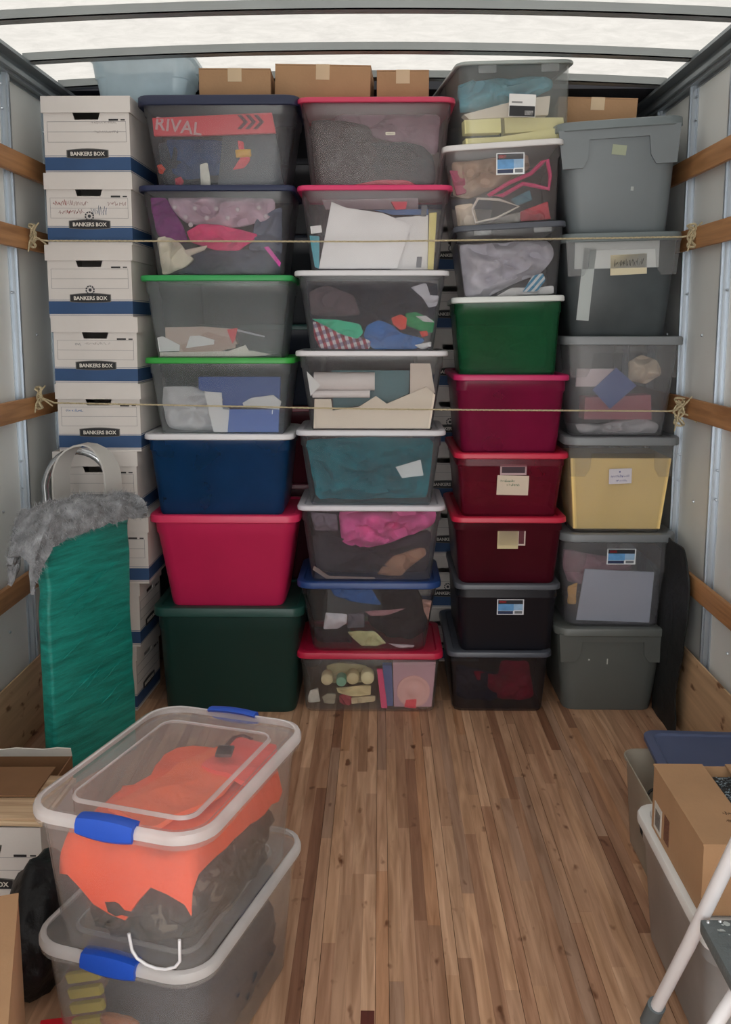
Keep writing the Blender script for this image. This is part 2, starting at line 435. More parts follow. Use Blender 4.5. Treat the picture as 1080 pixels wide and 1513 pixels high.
def sticker(G, u, v, w, h, base='e4e4e4', tilt=0, blocks=(), writing=None, name='sticker', label=None):
    M = face_frame(G, u, v) @ Matrix.Rotation(tilt, 4, 'Y')
    bm = bmesh.new(); add_box(bm, (-w/2, -.0022, -h/2), (w/2, -.0010, h/2), M)
    s = link(name, done(bm, name), solid(base, .55, .04), G['t'])
    if label: s['label'] = label
    for (c, x0, z0, x1, z1) in blocks:
        bm = bmesh.new(); add_box(bm, (-w/2 + w*x0, -.0028, -h/2 + h*z0), (-w/2 + w*x1, -.0022, -h/2 + h*z1), M)
        link('print', done(bm, 'print'), solid(c, .5, .15, 40), s)
    if writing:
        c, lines, seed = writing; bm = bmesh.new(); nl = len(lines)
        for k, (x0, ww, hh, zz, nn) in enumerate(lines):
            scribble(bm, -w/2 + w*x0, -h/2 + h*zz, w*ww, h*hh, -.0026, nn, seed + k)
        bm.transform(M); link('handwriting', done(bm, 'handwriting'), solid(c, .6), s)
    return s
BAR = [('20242e',.04,.70,.96,.95), ('5b94c8',.04,.26,.62,.70), ('8fb0d0',.62,.30,.96,.70), ('1e2c50',.04,.06,.60,.24), ('6a6e74',.66,.08,.94,.24), ('c03038',.08,.76,.34,.90)]
def collar(G, col, drop=.46, top=.93, mid=.80, wide=.62, opaque=True, alpha=.3, name='grip_collar'):
    """moulded band under the rim that steps up around the hand grip"""
    g = G['g']; a = (1 - wide) / 2
    def band(pts, name):
        bm = bmesh.new(); A = []
        for u, v in pts: A.append((u, v))
        def mp(u, dep, v):
            p = g(u, v, dep); return p
        prism(bm, A, .0005, .010, mp)
        link(name, done(bm, name), solid(col, .42, .05, 6) if opaque else clear(col, alpha), G['t'])
    lo = 1 - drop
    band([(.0, .60), (.035, .60), (a - .05, .60), (a + .0, .68), (a + .02, .84), (1-a-.02, .84), (1-a, .68), (1-a+.05, .60), (1.0, .60), (1.0, top), (.0, top)], name)

Yf = 3.478
T = {}
def tote(key, *a, **k): T[key] = make_tote(*a, **k)
# second stack: long sides to the front
c2 = [  # key, xc, w, z0, z1, body, lid, bot, alpha
 ('21', -.578, .580, 1.976, 2.290, '7c8494', '1c2440', .80, .30, 'uppermost clear tub of its stack, navy lid and a red toy package inside'),
 ('22', -.590, .566, 1.660, 1.982, '5c6074', '1e2748', .82, .24, 'clear tub with a navy lid holding a dotted blanket and pink cloth'),
 ('23', -.598, .560, 1.362, 1.666, 'a6b4be', '2f9a52', .83, .42, 'clear tub with a green lid holding loose beige papers and a red card'),
 ('24', -.593, .556, 1.080, 1.368, 'a6b4be', '2f9c3c', .83, .36, 'clear tub with a green lid holding a white sack and blue folders'),
 ('25', -.602, .562, .775, 1.086, '20568e', 'd8d8dc', .84, .62, 'translucent royal blue tub with a white lid'),
]
for key, xc, w, z0, z1, body, lid, bot, al, lab in c2:
    tote(key, 'storage_tub', lab, 'tub', xc, Yf, w, .41, z0, z1, body, lid, bot, al, lidt=.020 if key not in ('21',) else .034, r=.05 if key == '21' else .04)
tote('26', 'storage_tub', 'solid hot pink tub with its pink lid between the blue and dark green tubs', 'tub', -.586, Yf - .01, .570, .42, .418, .781, 'c42456', 'd6305e', .77, 1, lidt=.028, opaque=True, r=.05)
tote('27', 'storage_tub', 'solid dark green tub with a dark green lid on the floor under the pink tub', 'tub', -.578, Yf - .015, .578, .43, 0, .424, '123430', '16423c', .88, 1, lidt=.034, opaque=True, r=.05)
c3 = [
 ('31', -.017, .562, 1.975, 2.281, 'a8848f', 'c23a5a', .84, .22, 'uppermost clear tub with a pink lid holding a black bag and dark clothes'),
 ('32', -.021, .560, 1.676, 1.981, 'a09cac', 'd03468', .83, .22, 'clear tub with a pink lid holding a large white paper bag and folders'),
 ('33', -.032, .564, 1.387, 1.682, '8c92a8', 'd6d6da', .81, .24, 'clear tub with a white lid holding a plaid shirt, mint cloth and a blue towel'),
 ('34', -.032, .563, 1.094, 1.393, '8c929c', 'd6d4d8', .81, .22, 'clear tub with a white lid holding rolled paper and fanned cream papers'),
 ('35', -.035, .560, .811, 1.100, '6c7888', 'd0d0d6', .82, .24, 'clear tub with a white lid packed with a teal sheet and a white note'),
 ('36', -.033, .559, .516, .817, '908c9a', 'cfccd4', .82, .17, 'clear tub with a white lid holding a rolled rose pink blanket'),
 ('37', -.042, .553, .239, .522, '5c5a68', '24427c', .80, .18, 'clear tub with a royal blue lid holding a black jacket and yellow gloves'),
 ('38', -.038, .566, 0, .245, 'a8a4a0', 'b81c40', .89, .18, 'clear tub with a crimson lid on the floor, cream candles inside'),
]
for key, xc, w, z0, z1, body, lid, bot, al, lab in c3:
    tote(key, 'storage_tub', lab, 'tub', xc, Yf, w, .41, z0, z1, body, lid, bot, al, lidt=.024 if key in ('37', '38') else .018, r=.06 if key == '37' else .04)
# fourth stack: short sides to the front
c4 = [
 ('41', .455, .425, 2.120, 2.402, 'a8b4b4', '98a09e', .90, .30, 'tilted clear tub with a thin grey lid holding a pale blue towel and yellow envelopes', .12, -.050),
 ('42', .457, .434, 1.842, 2.128, '988c90', 'd6d4d4', .86, .24, 'leaning clear tub with a white lid holding pink hanger frames', -.03, -.058),
 ('43', .485, .405, 1.584, 1.848, '7c7c88', '4c505a', .84, .22, 'leaning clear tub with a charcoal lid stuffed with crumpled grey shirts', -.03, -.050),
 ('44', .480, .412, 1.300, 1.590, '2a7c52', 'd2d6d4', .86, .5, 'translucent green tub with a white lid', -.04, -.022),
 ('45', .484, .428, 1.011, 1.306, 'b0285f', 'ba205e', .84, .55, 'translucent magenta tub with a magenta lid below the green tub', 0, 0),
 ('46', .489, .428, .769, 1.017, '942440', 'c02040', .84, .55, 'translucent dark red tub with a red lid and a wide cream note', 0, 0),
 ('47', .486, .432, .511, .775, '641a2c', 'c02040', .85, .8, 'darkest wine red tub with a red lid and a square yellowed note', 0, 0),
 ('48', .486, .402, .245, .517, '16161e', '50545c', .88, 1, 'black tub with a grey lid and a blue and white sticker', 0, 0),
 ('49', .460, .403, 0, .251, '2a2836', '484c56', .87, .48, 'smoky black see-through tub on the floor, red cloth showing inside', 0, 0),
]
for key, xc, w, z0, z1, body, lid, bot, al, lab, rz, ry in c4:
    tote(key, 'storage_tub', lab, 'tub', xc, Yf, w, .56, z0, z1, body, lid, bot, al, lidt=.020 if key not in ('41',) else .012, rz=rz, ry=ry, opaque=(key == '48'), step=key not in ('41', '49'))
c5 = [
 ('51', .880, .452, 1.810, 2.205, '6c7478', '6e777a', .78, 1, 'uppermost solid grey tub with a scrap of torn tape', -.08, -.050),
 ('52', .886, .432, 1.440, 1.815, '6c7478', '6c7678', .80, .60, 'smoky grey tub with a pale square patch and a cream handwritten label', -.04, -.020),
 ('53', .893, .436, 1.071, 1.446, 'a0a4b0', '7c8084', .80, .36, 'clear tub with a grey lid and a slate blue card standing like a diamond', 0, 0),
 ('54', .900, .430, .706, 1.077, '8c9094', '74787c', .80, .28, 'clear tub with a grey lid filled by a pale yellow carton', 0, 0),
 ('55', .898, .436, .340, .712, '9496a6', '6c7074', .82, .36, 'clear tub with a grey lid holding a pale board behind its front', 0, 0),
 ('56', .890, .438, 0, .346, '585c5a', '5c605e', .80, 1, 'solid grey tub with a grey lid on the floor by the black blanket', 0, 0),
]
for key, xc, w, z0, z1, body, lid, bot, al, lab, rz, ry in c5:
    tote(key, 'storage_tub', lab, 'tub', xc, Yf, w, .52, z0, z1, body, lid, bot, al, lidt=.030, rz=rz, ry=ry, opaque=key in ('51', '56'), step=False, r=.055)
collar(T['51'], '6c7478', wide=.54); collar(T['56'], '585c5a'); collar(T['52'], '687074', opaque=False, alpha=.45)
for k in ('53', '54', '55'): collar(T[k], '90949a', opaque=False, alpha=.16)
for k in ('41', '43'):
    for u in (.24, .80):
        M = face_frame(T[k], u, .925); bm = bmesh.new(); add_box(bm, (-.032, -.009, -.018), (.032, -.001, .012), M, .003)
        link('lid_clip', done(bm, 'lid_clip', .6), clear('c4ccce', .49, .2), T[k]['t'])
sticker(T['31'], .60, .60, .034, .010, 'd8d0c0', writing=('4a4438', [(.1, .8, .5, .25, 7)], 5), name='paper_label')
sticker(T['41'], .55, .47, .096, .076, 'dcdcda', .06, [('1e2024',.02,.02,.98,.48), ('c8c8c8',.60,.08,.92,.28), ('8a8a8a',.1,.6,.5,.68)])
sticker(T['42'], .56, .74, .100, .074, 'e4e8ea', .03, BAR)
sticker(T['46'], .52, .74, .098, .040, 'b89ca0', 0, [('3a2430',.06,.2,.94,.8)])
sticker(T['46'], .52, .50, .118, .076, 'cfc0ae', .02, writing=('3c6c50', [(.1, .45, .16, .66, 9), (.3, .4, .16, .46, 7)], 9), name='paper_note')
sticker(T['47'], .53, .70, .100, .066, 'c8b8b0', 0, [('5a2430',.75,.1,.95,.9)])
sticker(T['47'], .49, .66, .078, .070, 'cdbd96', 0, name='paper_note')
sticker(T['48'], .53, .66, .102, .062, 'd4d4dc', 0, BAR)
sticker(T['55'], .53, .76, .108, .062, 'd8dce0', 0, BAR)
sticker(T['51'], .50, .74, .050, .034, '98a088', .15, name='tape_scrap')
sticker(T['51'], .62, .40, .010, .014, 'a0a6a4', .1, name='tape_scrap')
sticker(T['52'], .45, .80, .30, .10, 'b8bcbc', 0, name='paper_sheet')
sticker(T['52'], .17, .52, .045, .26, 'a8b0b0', 0.08, name='paper_sheet')
sticker(T['52'], .56, .70, .130, .072, 'cfc6a8', -.03, writing=('3c3a34', [(.1, .8, .4, .42, 10)], 21), name='paper_label')
sticker(T['54'], .49, .60, .084, .058, 'c8c4cc', -.04, writing=('343c8c', [(.44, .06, .16, .74, 2), (.1, .8, .2, .42, 9), (.3, .5, .18, .14, 6)], 31), name='paper_label')
sticker(T['56'], .46, .60, .004, .022, 'b4b8b4', .0, name='scratch_mark')
sticker(T['56'], .28, .62, .006, .006, 'b4b8b4', .3, name='scratch_mark')
sticker(T['24'], .90, .30, .003, .016, 'c4ccd8', .1, name='scratch_mark')
CONTENTS = [
 ('21', 'toy_package', 'long red toy package with white lettering at the top of the dark-lidded tub', 'package', 'c8404a', 'flat', [(0.051, 0.827), (0.856, 0.885), (0.895, 0.649), (0.377, 0.62), (0.041, 0.615)], 0.01, 0.02),
 ('21', 'toy_carton', 'dark toy carton with a yellow and red picture behind the red package', 'box', '3c4650', 'flat', [(0.517, 0.63), (0.89, 0.64), (0.985, 0.032), (0.467, 0.032)], 0.034, 0.06),
 ('21', 'yellow_toy', 'small rounded yellow toy piece below the chevrons of the red package', 'toy', 'e0a030', 'soft', [(0.607, 0.456), (0.72, 0.466), (0.728, 0.37), (0.614, 0.36)], 0.012, 0.02),
 ('21', 'red_hook', 'small red angular toy piece under the yellow one', 'toy', 'd04048', 'soft', [(0.623, 0.572), (0.67, 0.553), (0.672, 0.466), (0.723, 0.341), (0.677, 0.235), (0.579, 0.215), (0.651, 0.302)], 0.014, 0.018),
 ('21', 'blue_cloth', 'dull blue cloth in the middle of the uppermost navy-lidded tub', 'fabric', '2c4a78', 'soft', [(0.097, 0.611), (0.517, 0.601), (0.541, 0.379), (0.493, 0.186), (0.193, 0.109), (0.11, 0.186)], 0.03, 0.06),
 ('21', 'dark_blaster', 'dark grey toy lying under the red package at the left', 'toy', '343c46', 'soft', [(0.026, 0.591), (0.167, 0.601), (0.233, 0.186), (0.316, 0.032), (0.015, 0.032)], 0.045, 0.06),
 ('21', 'white_strap', 'off-white rounded strap loop near the bottom of the uppermost navy-lidded tub', 'strap', 'd8d2c4', 'soft', [(0.341, 0.283), (0.402, 0.302), (0.416, 0.01), (0.334, 0.01)], 0.008, 0.02),
 ('21', 'orange_ball', 'small orange-red ball at the lower left of the uppermost navy-lidded tub', 'ball', 'e05040', 'soft', [(0.015, 0.273), (0.049, 0.287), (0.073, 0.225), (0.041, 0.167), (0.015, 0.177)], 0.008, 0.03),
 ('21', 'red_ball', 'crimson ball near the bottom left corner beside the orange one', 'ball', 'b02c40', 'soft', [(0.131, 0.109), (0.182, 0.138), (0.204, 0.071), (0.176, 0.01), (0.132, 0.013)], 0.008, 0.03),
 ('21', 'dark_clothing', 'dark charcoal clothing lying along the floor of the uppermost navy-lidded tub', 'clothing', '20242c', 'soft', [(0.015, 0.109), (0.985, 0.109), (0.985, 0.01), (0.015, 0.01)], 0.045, 0.12),
 ('22', 'purple_towel', 'plum purple towel in the upper left of the second navy-lidded tub', 'towel', '7a2c74', 'soft', [(0.015, 0.97), (0.13, 0.97), (0.16, 0.827), (0.229, 0.629), (0.256, 0.412), (0.164, 0.412), (0.031, 0.491), (0.015, 0.709)], 0.012, 0.08),
 ('22', 'dotted_blanket', 'folded pale mauve blanket with white dots', 'blanket', 'b8a0ae', 'soft', [(0.13, 0.97), (0.455, 0.97), (0.882, 0.956), (0.892, 0.847), (0.851, 0.689), (0.587, 0.59), (0.252, 0.649), (0.17, 0.788)], 0.016, 0.09),
 ('22', 'pink_cloth', 'hot pink cloth bunched under the dotted blanket', 'fabric', 'd83a70', 'soft', [(0.26, 0.54), (0.363, 0.639), (0.497, 0.629), (0.792, 0.511), (0.749, 0.432), (0.637, 0.303), (0.474, 0.313), (0.279, 0.412)], 0.006, 0.05),
 ('22', 'cream_knit', 'cream knitted cloth in the lower left corner of the second navy-lidded tub', 'fabric', 'cfc6b4', 'soft', [(0.025, 0.481), (0.111, 0.501), (0.209, 0.392), (0.239, 0.273), (0.296, 0.214), (0.221, 0.115), (0.097, 0.036), (0.022, 0.01)], 0.005, 0.06),
 ('22', 'cream_sleeve', 'cream sleeve trailing right from the knitted cloth', 'fabric', 'cabfb2', 'soft', [(0.229, 0.313), (0.416, 0.372), (0.392, 0.313), (0.261, 0.234)], 0.006, 0.02),
 ('22', 'navy_trousers', 'folded slate navy trousers across the bottom of the second navy-lidded tub', 'clothing', '3a4258', 'soft', [(0.287, 0.313), (0.636, 0.333), (0.963, 0.313), (0.978, 0.01), (0.107, 0.01), (0.295, 0.174)], 0.01, 0.08),
 ('22', 'magenta_ruler', 'magenta strip slanting at the lower right of the second navy-lidded tub', 'ruler', 'c83c9c', 'flat', [(0.845, 0.343), (0.879, 0.352), (0.985, 0.155), (0.977, 0.105)], 0.003, 0.004),
 ('22', 'grey_shirt', 'blue-grey shirt behind the blanket at the right', 'clothing', '5c6478', 'soft', [(0.762, 0.709), (0.94, 0.867), (0.971, 0.273), (0.707, 0.313)], 0.03, 0.06),
 ('23', 'paper_stack', 'loose stack of beige papers in the upper green-lidded tub', 'paper', 'b8a498', 'flat', [(0.09, 0.402), (0.379, 0.412), (0.583, 0.382), (0.643, 0.184), (0.466, 0.045), (0.226, 0.015), (0.076, 0.184)], 0.022, 0.05),
 ('23', 'white_envelope', 'white envelope at the lower left of the upper green-lidded tub', 'envelope', 'd8dcdc', 'flat', [(0.023, 0.263), (0.065, 0.283), (0.192, 0.164), (0.184, 0.084), (0.021, 0.075)], 0.008, 0.004),
 ('23', 'white_leaflet', 'white folded leaflet in the middle of the beige papers', 'paper', 'e0dcd8', 'flat', [(0.278, 0.283), (0.353, 0.293), (0.468, 0.233), (0.461, 0.174), (0.237, 0.124)], 0.01, 0.004),
 ('23', 'bottom_papers', 'thin bundle of papers along the floor of the upper green-lidded tub', 'paper', 'cfc8be', 'flat', [(0.02, 0.065), (0.763, 0.084), (0.92, 0.035), (0.778, 0.01), (0.015, 0.01)], 0.014, 0.04),
 ('23', 'cream_page', 'cream page curling up near the bottom right of the beige papers', 'paper', 'dccdc2', 'flat', [(0.49, 0.035), (0.713, 0.164), (0.764, 0.035), (0.693, 0.01)], 0.006, 0.003),
 ('23', 'red_card', 'small glowing red card standing among the papers', 'card', 'ff4048', 'flat', [(0.566, 0.372), (0.648, 0.392), (0.63, 0.243), (0.608, 0.184)], 0.012, 0.003),
 ('23', 'tan_folder', 'tan folder lying slanted behind the red card', 'folder', 'a88e82', 'flat', [(0.198, 0.164), (0.412, 0.342), (0.63, 0.243), (0.632, 0.124), (0.214, 0.015)], 0.018, 0.004),
 ('23', 'grey_rod', 'thin pale rod lying slanted at the right of the papers', 'rod', 'a8aaae', 'flat', [(0.64, 0.378), (0.86, 0.287), (0.858, 0.267), (0.64, 0.352)], 0.014, 0.004),
 ('24', 'blue_binder', 'large blue binder standing in the lower green-lidded tub', 'binder', '2f4f96', 'flat', [(0.327, 0.805), (0.931, 0.805), (0.945, 0.386), (0.506, 0.386), (0.321, 0.627)], 0.05, 0.03),
 ('24', 'blue_folder', 'blue folder with a white fleck at the bottom right of the lower green-lidded tub', 'folder', '3560b0', 'flat', [(0.563, 0.344), (0.953, 0.344), (0.965, 0.01), (0.545, 0.01)], 0.01, 0.02),
 ('24', 'white_sack', 'crumpled white plastic sack in the left half of the lower green-lidded tub', 'bag', 'd8d8da', 'soft', [(0.048, 0.669), (0.311, 0.669), (0.32, 0.606), (0.508, 0.585), (0.507, 0.396), (0.563, 0.334), (0.539, 0.01), (0.154, 0.01), (0.027, 0.061), (0.017, 0.396)], 0.014, 0.07),
 ('24', 'white_paper_fan', 'white papers fanned at the right of the lower green-lidded tub', 'paper', 'dcd6d4', 'flat', [(0.665, 0.438), (0.732, 0.512), (0.898, 0.554), (0.964, 0.459), (0.953, 0.344), (0.677, 0.386)], 0.012, 0.006),
 ('24', 'white_sheet', 'white sheet standing beside the blue folder', 'paper', 'e4e4e6', 'flat', [(0.376, 0.606), (0.508, 0.589), (0.512, 0.354), (0.563, 0.334), (0.545, 0.01), (0.431, 0.01)], 0.009, 0.003),
 ('31', 'black_bag', 'rumpled black plastic bag filling the left of the uppermost pink-lidded tub', 'bag', '181b20', 'soft', [(0.042, 0.848), (0.256, 0.858), (0.458, 0.784), (0.509, 0.425), (0.465, 0.088), (0.241, 0.024), (0.031, 0.066)], 0.006, 0.09),
 ('31', 'dark_teal_garment', 'dark teal garment rounding out the right of the uppermost pink-lidded tub', 'clothing', '1a3036', 'soft', [(0.46, 0.573), (0.657, 0.594), (0.834, 0.552), (0.926, 0.404), (0.962, 0.151), (0.953, 0.024), (0.491, 0.024)], 0.01, 0.09),
 ('31', 'pink_cloth', 'red-pink cloth showing along the bottom of the uppermost pink-lidded tub', 'fabric', 'b83c50', 'soft', [(0.316, 0.024), (0.515, 0.088), (0.738, 0.088), (0.816, 0.02)], 0.004, 0.03),
 ('31', 'mauve_cloth', 'dusty mauve cloth filling the top of the uppermost pink-lidded tub', 'fabric', '7c6470', 'soft', [(0.204, 0.97), (0.949, 0.97), (0.958, 0.447), (0.716, 0.573), (0.459, 0.7), (0.211, 0.848)], 0.07, 0.08),
 ('32', 'white_paper_bag', 'large white paper bag standing in the second pink-lidded tub', 'bag', 'd9d9dc', 'flat', [(0.198, 0.882), (0.294, 0.809), (0.56, 0.737), (0.764, 0.591), (0.736, 0.405), (0.676, 0.031), (0.055, 0.031)], 0.008, 0.03),
 ('32', 'white_board', 'white board with two grey marks at the right of the second pink-lidded tub', 'board', 'd6d6dc', 'flat', [(0.654, 0.695), (0.883, 0.726), (0.924, 0.021), (0.626, 0.021)], 0.044, 0.006),
 ('32', 'yellow_folder', 'pale yellow folder edge beside the white board', 'folder', 'd8c880', 'flat', [(0.89, 0.747), (0.942, 0.757), (0.969, 0.021), (0.924, 0.021)], 0.03, 0.01),
 ('32', 'red_box', 'small red box behind the white board', 'box', 'c83048', 'flat', [(0.614, 0.903), (0.728, 0.903), (0.72, 0.809), (0.651, 0.799)], 0.05, 0.03),
 ('32', 'blue_magazine', 'blue magazine lying over the papers of the second pink-lidded tub', 'magazine', '3c6090', 'flat', [(0.49, 0.799), (0.881, 0.809), (0.885, 0.737), (0.63, 0.737)], 0.055, 0.01),
 ('32', 'teal_book', 'teal book standing at the left edge of the second pink-lidded tub', 'book', '4c98a8', 'flat', [(0.015, 0.456), (0.085, 0.446), (0.055, 0.031), (0.024, 0.052)], 0.01, 0.03),
 ('32', 'white_tag', 'white card above the teal book', 'card', 'e0e4e8', 'flat', [(0.028, 0.571), (0.108, 0.587), (0.111, 0.498), (0.029, 0.477)], 0.006, 0.003),
 ('32', 'grey_board', 'dull grey-pink panel behind the white paper bag', 'board', '8c7880', 'flat', [(0.126, 0.944), (0.804, 0.965), (0.811, 0.82), (0.145, 0.82)], 0.09, 0.02),
 ('33', 'dark_coat', 'dark navy coat filling the top of the tub with the plaid shirt', 'clothing', '1c202c', 'soft', [(0.034, 0.951), (0.979, 0.951), (0.985, 0.346), (0.808, 0.096), (0.044, 0.096), (0.017, 0.555)], 0.05, 0.1),
 ('33', 'brown_garment', 'brownish grey garment at the upper left above the green cloth', 'clothing', '584c50', 'soft', [(0.046, 0.805), (0.175, 0.909), (0.371, 0.763), (0.413, 0.492), (0.224, 0.471), (0.036, 0.492)], 0.018, 0.05),
 ('33', 'plaid_shirt', 'red and white plaid shirt in the lower left of its tub', 'shirt', 'a84858', 'plaid', [(0.042, 0.409), (0.182, 0.346), (0.335, 0.221), (0.495, 0.137), (0.482, 0.012), (0.076, 0.012), (0.038, 0.179)], 0.006, 0.05),
 ('33', 'mint_cloth', 'mint green cloth above the plaid shirt', 'fabric', '34b088', 'soft', [(0.033, 0.44), (0.222, 0.429), (0.411, 0.367), (0.434, 0.242), (0.383, 0.158), (0.262, 0.221), (0.123, 0.356)], 0.004, 0.04),
 ('33', 'blue_towel', 'bright blue towel in the centre bottom of the tub with the plaid shirt', 'towel', '1f62a4', 'soft', [(0.459, 0.346), (0.555, 0.429), (0.664, 0.346), (0.727, 0.242), (0.941, 0.158), (0.863, 0.012), (0.508, 0.012), (0.433, 0.2)], 0.005, 0.06),
 ('33', 'green_cloth', 'green cloth at the right of the blue towel', 'fabric', '1f8c50', 'soft', [(0.753, 0.513), (0.834, 0.534), (0.985, 0.409), (0.985, 0.242), (0.897, 0.263), (0.772, 0.346)], 0.008, 0.05),
 ('33', 'orange_flower', 'red-orange cloth flower beside the green cloth', 'flower', 'f04838', 'soft', [(0.649, 0.45), (0.718, 0.502), (0.768, 0.45), (0.768, 0.304), (0.726, 0.283), (0.663, 0.367)], 0.003, 0.03),
 ('33', 'small_orange_flower', 'small red-orange cloth flower near the right bottom', 'flower', 'e8483c', 'soft', [(0.873, 0.263), (0.933, 0.273), (0.95, 0.21), (0.902, 0.183)], 0.003, 0.02),
 ('33', 'white_glove', 'white cloth scrap at the upper right of the tub with the plaid shirt', 'fabric', 'b8b8c0', 'soft', [(0.774, 0.867), (0.881, 0.934), (0.926, 0.742), (0.985, 0.763), (0.985, 0.617), (0.925, 0.586), (0.871, 0.721)], 0.01, 0.03),
 ('33', 'white_ruffle', 'white ruffle over the green cloth', 'fabric', 'd8e0e0', 'soft', [(0.832, 0.471), (0.908, 0.482), (0.985, 0.388), (0.901, 0.398)], 0.004, 0.02),
 ('33', 'white_sock', 'white scrap of cloth below the blue towel at the right', 'fabric', 'd4dae0', 'soft', [(0.847, 0.075), (0.981, 0.127), (0.985, 0.054), (0.914, 0.012)], 0.003, 0.02),
 ('34', 'rolled_paper', 'thick roll of white paper lying in the upper left of its tub', 'paper roll', 'cfc8c6', 'roll', [(0.076, 0.787), (0.522, 0.787), (0.522, 0.529), (0.06, 0.529)], 0.02, 0.08),
 ('34', 'thin_paper_roll', 'thinner roll of white paper below the thick one', 'paper roll', 'd4cccc', 'roll', [(0.049, 0.54), (0.486, 0.529), (0.479, 0.439), (0.043, 0.439)], 0.012, 0.03),
 ('34', 'teal_folder', 'grey-teal folder standing behind the paper rolls', 'folder', '4a7078', 'flat', [(0.203, 0.808), (0.779, 0.808), (0.786, 0.486), (0.63, 0.358), (0.412, 0.315), (0.19, 0.261)], 0.075, 0.012),
 ('34', 'cream_papers', 'large cream papers fanned across the bottom of the tub', 'paper', 'd8c8b8', 'flat', [(0.059, 0.422), (0.185, 0.422), (0.19, 0.261), (0.399, 0.315), (0.533, 0.465), (0.618, 0.358), (0.909, 0.594), (0.985, 0.486), (0.985, 0.01), (0.015, 0.01)], 0.008, 0.012),
 ('34', 'cream_board', 'tall cream board at the right of the tub with paper rolls', 'board', 'c9bdb2', 'flat', [(0.776, 0.915), (0.916, 0.915), (0.984, 0.508), (0.796, 0.465)], 0.03, 0.006),
 ('34', 'paper_corner', 'white paper corner pointing right at the left edge', 'paper', 'dcdade', 'flat', [(0.032, 0.808), (0.118, 0.615), (0.032, 0.465)], 0.008, 0.003),
 ('35', 'teal_sheet', 'crumpled dark teal bed sheet filling the whole tub', 'bedding', '22707c', 'soft', [(0.015, 0.921), (0.534, 0.962), (0.964, 0.941), (0.976, 0.025), (0.485, 0.01), (0.038, 0.012)], 0.006, 0.12),
 ('35', 'white_note', 'white paper note lying against the teal sheet', 'note', 'c8d0d6', 'flat', [(0.689, 0.554), (0.873, 0.664), (0.91, 0.432), (0.745, 0.391)], 0.002, 0.002),
 ('36', 'pink_blanket', 'rolled rose pink fleece blanket in the upper half of its tub', 'blanket', 'd0609a', 'soft', [(0.256, 0.939), (0.983, 0.959), (0.985, 0.755), (0.804, 0.592), (0.637, 0.47), (0.443, 0.376), (0.262, 0.47)], 0.005, 0.12),
 ('36', 'grey_garment', 'dark grey garment lying under the pink blanket', 'clothing', '36343e', 'soft', [(0.034, 0.776), (0.253, 0.531), (0.508, 0.368), (0.968, 0.694), (0.985, 0.022), (0.029, 0.022)], 0.03, 0.1),
 ('36', 'tan_shoe', 'tan suede shoe at the bottom right under the pink blanket', 'shoe', '8c6c5c', 'soft', [(0.542, 0.042), (0.683, 0.327), (0.928, 0.45), (0.946, 0.327), (0.821, 0.164), (0.759, 0.01)], 0.008, 0.05),
 ('36', 'grey_coil', 'grey knitted coil at the upper left of the pink blanket', 'fabric', '6c6470', 'soft', [(0.055, 0.959), (0.246, 0.939), (0.248, 0.694), (0.071, 0.694)], 0.008, 0.04),
 ('36', 'brown_belt', 'thin brown curved band along the bottom left of the tub', 'belt', '786a66', 'flat', [(0.03, 0.205), (0.144, 0.05), (0.531, 0.034), (0.531, 0.01), (0.119, 0.01), (0.015, 0.144)], 0.005, 0.005),
 ('37', 'blue_jeans', 'blue denim cloth at the top of the blue-lidded tub', 'clothing', '3c64a0', 'soft', [(0.206, 0.955), (0.511, 0.97), (0.602, 0.674), (0.412, 0.725), (0.239, 0.828)], 0.006, 0.04),
 ('37', 'black_jacket', 'black jacket bulging at the right of the blue-lidded tub', 'clothing', '221f28', 'soft', [(0.56, 0.955), (0.853, 0.955), (0.985, 0.547), (0.985, 0.215), (0.906, 0.061), (0.656, 0.113), (0.49, 0.342), (0.489, 0.521), (0.617, 0.572)], 0.01, 0.09),
 ('37', 'black_shoe', 'black shoe at the lower left of the blue-lidded tub', 'shoe', '26222a', 'soft', [(0.015, 0.266), (0.329, 0.291), (0.352, 0.01), (0.032, 0.023)], 0.012, 0.09),
 ('37', 'white_rag', 'white rag folded in the left of the blue-lidded tub', 'cloth', 'c8c6d0', 'soft', [(0.154, 0.572), (0.327, 0.547), (0.318, 0.393), (0.236, 0.296), (0.115, 0.296)], 0.004, 0.03),
 ('37', 'yellow_gloves', 'pale yellow work gloves near the bottom of the blue-lidded tub', 'gloves', 'b4b488', 'soft', [(0.315, 0.253), (0.544, 0.266), (0.657, 0.061), (0.575, 0.01), (0.435, 0.01), (0.354, 0.138)], 0.004, 0.04),
 ('37', 'grey_cup', 'dull grey cup beside the white rag', 'cup', '6a6670', 'soft', [(0.333, 0.521), (0.463, 0.521), (0.463, 0.291), (0.316, 0.291)], 0.012, 0.05),
 ('37', 'pink_sleeve', 'dusty pink sleeve slanting over the black jacket', 'clothing', 'a07880', 'soft', [(0.463, 0.598), (0.629, 0.623), (0.794, 0.649), (0.644, 0.534), (0.515, 0.521)], 0.005, 0.02),
 ('37', 'beige_strap', 'beige strap along the right edge of the blue-lidded tub', 'strap', 'a08078', 'soft', [(0.905, 0.802), (0.985, 0.777), (0.985, 0.445), (0.937, 0.598)], 0.006, 0.03),
 ('37', 'white_sole', 'white shoe sole curving along the bottom right', 'shoe', 'c8b8c0', 'soft', [(0.67, 0.074), (0.907, 0.049), (0.896, 0.01), (0.743, 0.01)], 0.004, 0.02),
 ('38', 'glass_candle', 'round cream candle, leftmost of the row in the lowest red-lidded tub', 'candle', 'c8bc98', 'roll', [(0.123, 0.664), (0.234, 0.664), (0.23, 0.447), (0.119, 0.447)], 0.012, 0.05),
